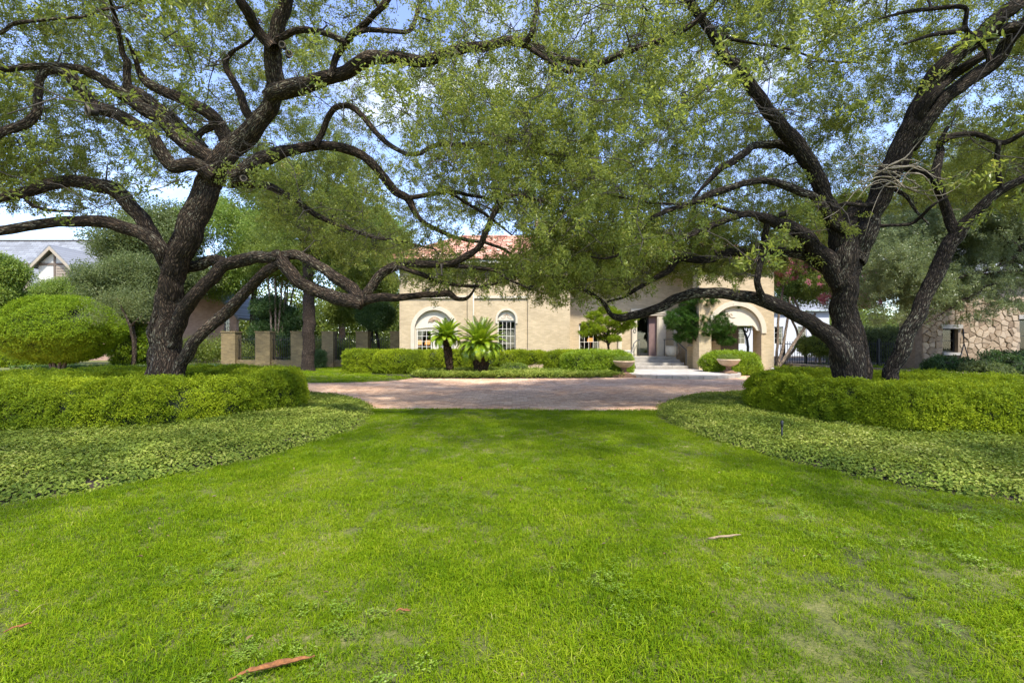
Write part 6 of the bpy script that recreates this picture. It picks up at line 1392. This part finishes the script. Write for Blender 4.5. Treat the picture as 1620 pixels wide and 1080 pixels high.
def clip(poly, a, b, c):
    out = []; n = len(poly)
    for i in range(n):
        p, q = poly[i], poly[(i+1) % n]; sp = a*p[0]+b*p[1]-c; sq_ = a*q[0]+b*q[1]-c
        if sp <= 0: out.append(p)
        if sp*sq_ < 0: t = sp/(sp-sq_); out.append((p[0]+(q[0]-p[0])*t, p[1]+(q[1]-p[1])*t))
    return out
def stones(parent, x0, x1, z0, z1, y, cell, holes=(), gap=0.008, xf=None, seedv=1):
    g = np.random.default_rng(seedv); nx, nz_ = max(1, int((x1-x0)/cell)), max(1, int((z1-z0)/(cell*0.85))); C = []
    for i in range(nx):
        for j in range(nz_): C.append((x0+(i+0.5+g.uniform(-.42, .42))*(x1-x0)/nx, z0+(j+0.5+g.uniform(-.40, .40))*(z1-z0)/nz_))
    C = np.array(C); cnt = 0
    for i, c in enumerate(C):
        if any(h[0]-0.03 < c[0] < h[1]+0.03 and h[2]-0.03 < c[1] < h[3]+0.03 for h in holes): continue
        poly = [(x0, z0), (x1, z0), (x1, z1), (x0, z1)]; dd = np.hypot(*(C-c).T)
        for k in np.argsort(dd)[1:16]:
            o = C[k]; a, b = o-c; m_ = (o+c)/2; poly = clip(poly, a, b, a*m_[0]+b*m_[1] - gap*math.hypot(a, b))
            if len(poly) < 3: break
        for h in holes:   # cut back to the nearest side of an opening
            if len(poly) < 3: break
            ds = [(h[0]-c[0], (1, 0, h[0])), (c[0]-h[1], (-1, 0, -h[1])), (h[2]-c[1], (0, 1, h[2])), (c[1]-h[3], (0, -1, -h[3]))]; best = max(ds, key=lambda q: q[0])
            xs_ = [p[0] for p in poly]; zs_ = [p[1] for p in poly]
            if max(xs_) > h[0] and min(xs_) < h[1] and max(zs_) > h[2] and min(zs_) < h[3]: poly = clip(poly, *best[1])
        if len(poly) < 3: continue
        cx_, cz_ = np.mean([p[0] for p in poly]), np.mean([p[1] for p in poly]); n = len(poly); d = g.uniform(0.02, 0.07); mb = MB()
        pr = lambda p, s: (cx_+(p[0]-cx_)*s, cz_+(p[1]-cz_)*s)
        ring0 = [(p[0], 0.0, p[1]) for p in poly]; ring1 = [(pr(p, 0.97)[0], -d*0.75, pr(p, 0.97)[1]) for p in poly]; ring2 = [(pr(p, 0.82)[0], -d, pr(p, 0.82)[1]) for p in poly]
        V = ring0+ring1+ring2; F = [tuple(range(2*n, 3*n))]
        for q in range(2): F += [(q*n+k, q*n+(k+1) % n, (q+1)*n+(k+1) % n, (q+1)*n+k) for k in range(n)]
        if xf is None: V = [(v[0], y+v[1], v[2]) for v in V]
        else: V = [xf(v) for v in V]
        mb.add(V, F); mb.build('stone', M['stone'], parent); cnt += 1
    return cnt
SD = 20.0
sh = empty('stone_house', (hx(1540, SD), SD, 0), 'tan fieldstone house wall at the right edge behind dark shrubs', 'house')
h1 = (hx(1491, SD), hx(1516, SD), hz(558, SD), hz(519, SD)); h2 = (hx(1613, SD), hx(1650, SD), hz(558, SD), hz(504, SD))
sx_0, sx_1 = hx(1459, SD), hx(1662, SD)
wall_with_holes('wall', rect(sx_0, sx_1, -0.1, 4.2), [rect(*h1), rect(*h2)], SD, SD+0.35, M['stone_joint'], sh)
stones(sh, sx_0, sx_1, 0.0, 3.6, SD-0.002, 0.27, (h1, h2), seedv=5)
mb = MB(); mb.box(sx_0+0.002, sx_0+0.35, SD+0.352, SD+1.2, -0.1, 4.2); mb.build('side_wall', M['stone'], sh)
for h in (h1, h2):
    casement(sh, h[0]+0.02, h[1]-0.02, h[2]+0.02, h[3]-0.02, 1, 2, SD+0.15, fr=0.045, mf='iron')
    mb = MB(); mb.box(h[0]-0.12, h[1]+0.12, SD-0.10, SD+0.1, h[3]-0.02, h[3]+0.16); mb.box(h[0]-0.05, h[1]+0.05, SD-0.12, SD+0.1, h[2]-0.10, h[2]+0.015); mb.build('stone_trim', M['stone_step'], sh)
    mb = MB()
    for k in range(8): xx = h[0] + (h[1]-h[0])*(k+0.5)/8; mb.box(xx-0.035, xx+0.035, SD+0.30+0.03*(k % 2), SD+0.31+0.03*(k % 2), h[2], h[3])
    mb.build('curtain', M['curtain'], sh)
mb = MB(); mb.add([(sx_0-0.3, SD-0.5, 4.2), (sx_1+2, SD-0.5, 4.2), (sx_1+2, SD+4, 6.4), (sx_0-0.3, SD+4, 6.4)], [(0, 1, 2, 3)]); mb.build('roof', M['shingle'], sh)
# low stone wall running towards the camera on the right
lw = empty('low_stone_wall', (16.5, 15, 0), 'low stone edging wall curving behind the right hedge', 'wall')
LWP = [(14.2, 23.6), (14.9, 21.0), (15.6, 18.4), (16.3, 16.4), (17.2, 14.8), (18.6, 13.6), (21, 12.6)]
pts = catmull([(x, y, 0, 0.3) for x, y in LWP], 0.4)[:, :2]
for i in range(len(pts)-1):
    a, b = Vector((*pts[i], 0)), Vector((*pts[i+1], 0)); t = (b-a).normalized(); nn = Vector((t.y, -t.x, 0)); 
    if nn.x > 0: nn = -nn
    L = (b-a).length; hh = 0.30
    mb = MB(); q = [a+t*0.012+nn*0.02, b-t*0.012+nn*0.02, b-t*0.012-nn*0.28, a+t*0.012-nn*0.28]; mb.zprism([(v.x, v.y) for v in (q if (q[1]-q[0]).cross(q[2]-q[1]).z > 0 else q[::-1])], hh, hh+0.07); mb.build('cap_stone', M['stone'], lw)
    mb = MB(); q = [a, b, b-nn*0.26, a-nn*0.26]; mb.zprism([(v.x, v.y) for v in (q if (q[1]-q[0]).cross(q[2]-q[1]).z > 0 else q[::-1])], -0.1, hh-0.003); mb.build('wall_core', M['mortar'], lw)
    stones(lw, 0.0, L, 0.0, hh-0.01, 0, 0.30, xf=lambda v, a=a, t=t, nn=nn: tuple(a + t*v[0] - nn*(v[1]-0.001)*1.0 + Vector((0, 0, v[2]))), seedv=20+i)
for (px, py, d, w, h, lab, m) in [(1500, 572, 18.6, 0.9, 0.42, 'dark leafy shrub under the small stone house window', 'dark_leaf'), (1585, 570, 18.2, 1.0, 0.55, 'dark spreading shrub at the foot of the stone wall', 'dark_leaf'), (1560, 580, 17.4, 0.7, 0.32, 'broad leaved pale shrub behind the low stone wall', 'holly_leaf'), (1625, 572, 17.6, 0.9, 0.5, 'dark shrub at the far right behind the low stone wall', 'dark_leaf')]:
    shrub('border_shrub', lab, 'shrub', (hx(px, d), d, hz(py, d)*0+h*0.85), (w, 0.6, h), BUSH_P, M[m], 420, (0.8, 1.3), 0.9, 1.0, 0.2, group='shrubs below the stone house', gap=-0.3)
shrub('fence_shrub', 'long grey green shrub mass behind the black iron fence', 'shrub', (hx(1390, 26.5), 26.5, 0.95), (3.6, 0.6, 1.15), TREE_P, M['holly_leaf'], 900, (0.7, 1.1), 0.7, 0.8, 0.12)
shrub('garden_shrub', 'light leafy low tree in front of the black iron fence', 'shrub', (hx(1292, 23.6), 23.6, 1.25), (0.95, 0.5, 0.38), BUSH_P, M['tree_leaf'], 380, (0.8, 1.3), 0.9, 1.0, 0.25, stems=[((hx(1292, 23.6), 23.6, 0), (hx(1290, 23.6), 23.6, 1.2), 0.04)])
t = empty('plant_trellis', (hx(1526, 18.9), 18.9, 0), 'dark a-frame plant trellis leaning before the stone house', 'trellis')
for (a, b) in (((1524, 520), (1525, 545)), ((1525, 543), (1514, 585)), ((1525, 543), (1538, 585))): mb = MB(); mb.tube([P(*a, 18.9), P(*b, 18.9)], 0.022, 6); mb.build('bar', M['iron'], t)

# ================================================================== BORDER GRASSES AND SMALL THINGS
def blades(name, label, x0, x1, y0, y1, n, s, m):
    p = samp(n, x0, x1, y0, y1); tag(scatter(name, BLADE_P, np.column_stack([p, np.zeros(n)]), orient(np.tile([0, 0, 1.0], (n, 1)), jit=0.15), rng.uniform(*s, n), M[m]), label, 'border grass')
blades('border_grass', 'pale striped border grass under the domed shrub at far left', -27, -19, 24.2, 26.4, 260, (0.9, 1.4), 'liriope')
blades('border_grass', 'blue green border grass strip before the first brick pillar', hx(296, 25), hx(372, 25), 24.6, 25.8, 150, (0.9, 1.4), 'blue_grass')
mb = MB(); lx, lz = hx(222, 21.5), 0.02; ly = 21.5
lb = empty('garden_light_box', (lx, ly, 0), 'dark low garden light box beside the left oak trunk', 'light box'); mb.box(lx-0.26, lx+0.26, ly-0.15, ly+0.15, 0.0, 0.30); mb.box(lx-0.30, lx+0.30, ly-0.19, ly+0.19, 0.30, 0.36); mb.build('box', M['iron'], lb)
yt = empty('young_tree', (hx(211, 20.5), 20.5, 0), 'thin dark stemmed young tree between the dome and the left oak', 'tree')
bk = Bark(); bk.tube(limb_rows([(211,600,6),(212,560,5.5),(209,530,5),(203,508,4.5),(194,490,3.5),(184,470,2)], 20.5, 20.4), 8, 0.05, 0.1); bk.tube(limb_rows([(206,518,4),(214,508,3),(224,500,2)], 20.5, 20.4), 6, 0.05, 0.1); bk.build('trunk', M['bark'], yt)
pts = np.array([0, 0, 0]) + np.column_stack([hx(195, 20.4) + rng.normal(0, 0.7, 150), 20.5 + rng.normal(0, 0.4, 150), hz(478, 20.4) + rng.normal(0, 0.4, 150)]); scatter('crown', FINE_P, pts, orient(rng.normal(0, 1, (150, 3)) + np.array([0, 0, .5])), rng.uniform(0.6, 0.9, 150), M['holly_leaf'], yt)
# stake light and hose head in the right ground cover
t = empty('stake_light', (*P(1237, 704, 6.6)[:2], 0), 'thin dark stake standing in the right ground cover', 'stake')
q = P(1237, 700, 6.55); mb = MB(); mb.tube([(q.x, q.y, 0.0), (q.x, q.y, 0.30)], 0.012, 8); mb.build('stake', M['iron'], t)
mb = MB(); mb.lathe([(0.012, 0.0), (0.02, 0.02), (0.02, 0.09), (0.0, 0.10)], (q.x, q.y, 0.27), 10); mb.build('head', M['iron'], t)
def strip(name, label, cat, pts, w, m, curl=0.4, group=None):
    """curled dry strip lying in the grass"""
    pts = [Vector(p) for p in pts]; mb = MB(); V = []; n = len(pts); K = 5
    for i, p in enumerate(pts):
        t = (pts[min(n-1, i+1)]-pts[max(0, i-1)]).normalized(); s = Vector((-t.y, t.x, 0)).normalized(); ww = w[i] if isinstance(w, list) else w
        for k in range(K):
            a = (k/(K-1)-0.5)*2; V.append(p + s*ww*0.5*a + Vector((0, 0, abs(a)**2*ww*curl)))
    n0 = len(V); V += [v - Vector((0, 0, 0.004)) for v in V]; F = []
    for i in range(n-1):
        for k in range(K-1): q = i*K+k; F += [(q, q+1, q+K+1, q+K), (n0+q, n0+q+K, n0+q+K+1, n0+q+1)]
        F += [(i*K, i*K+K, n0+i*K+K, n0+i*K), (i*K+K-1, n0+i*K+K-1, n0+i*K+2*K-1, i*K+2*K-1)]
    mb.add(V, F, True); return tag(mb.build(name, M[m]), label, cat, group)
def gp(px, py, z=0.05): d = (CAMZ-z)*FOC/(py-540); return Vector((hx(px, d), d, z))
def ragged(a, b, n, w, zz):
    out = []; ws = []
    for k in range(n+1):
        t = k/n; p = a.lerp(b, t); p = p + Vector((random.uniform(-.004, .004), random.uniform(-.005, .005) + 0.012*math.sin(t*5), zz + 0.004*math.sin(t*9) - p.z)); out.append(p)
        ws.append(w*math.sin(math.pi*min(0.97, max(0.04, t)))**0.6*random.uniform(0.45, 1.1))
    return out, ws
LPTS, LW = ragged(gp(363, 1076, 0.03), gp(498, 1037, 0.03), 18, 0.036, 0.036)
strip('dry_leaf', 'long curled orange brown dry leaf on the lawn near the camera', 'dry leaf', LPTS, LW, 'drybark')
LPTS, LW = ragged(gp(626, 968, 0.03), gp(650, 965, 0.03), 8, 0.022, 0.036)
strip('dry_leaf', 'small orange dry leaf lying in the middle of the lawn', 'dry leaf', LPTS, LW, 'drybark')
LPTS, LW = ragged(gp(8, 999, 0.03), gp(54, 983, 0.03), 10, 0.02, 0.032)
strip('dry_leaf', 'faded brown dry leaf half buried at the left edge of the lawn', 'dry leaf', LPTS, LW, 'drybark')
mb = MB(); mb.tube([gp(1120, 851, .035), gp(1128, 850.5, .042), gp(1138, 848, .04), gp(1152, 847.5, .045), gp(1163, 845.5, .04), gp(1172, 845, .036)], [0.006, 0.009, 0.008, 0.009, 0.006, 0.003], 8); st_ = mb.build('stick', M['stick']); tag(st_, 'pale broken stick lying on the lawn', 'stick')
# scattered fallen leaves in the lawn
n = 170; p = lawn_pts(1.8, 9.0, 2.6); p = p[rng.permutation(len(p))[:n]]; lp = Proto(); lp.leaf((0, 0, 0), (0, 1, 0.05), (0, 0, 1), 0.05, 0.02, 0.3, 0.3, 0.3); lp2 = Proto(); lp2.leaf((0, 0, 0), (0, 1, 0.1), (0.4, 0, 1), 0.04, 0.018, 0.9, 0.4, 0.5)
M['litter'] = leaf_mat('fallen oak leaf', [(0.0, (0.08, 0.045, 0.02)), (0.5, (0.18, 0.11, 0.045)), (1.0, (0.32, 0.24, 0.11))], 0.1, (0.25, 0.17, 0.06))
tag(scatter('fallen_leaves', [lp.done(), lp2.done()], np.column_stack([p, rng.uniform(0.025, 0.06, len(p))]), orient(np.tile([0, 0, 1.0], (len(p), 1)), jit=0.3), rng.uniform(0.4, 0.85, len(p)), M['litter']), 'small brown fallen oak leaves scattered over the lawn', 'fallen leaves')
print('instances', NINST[0])
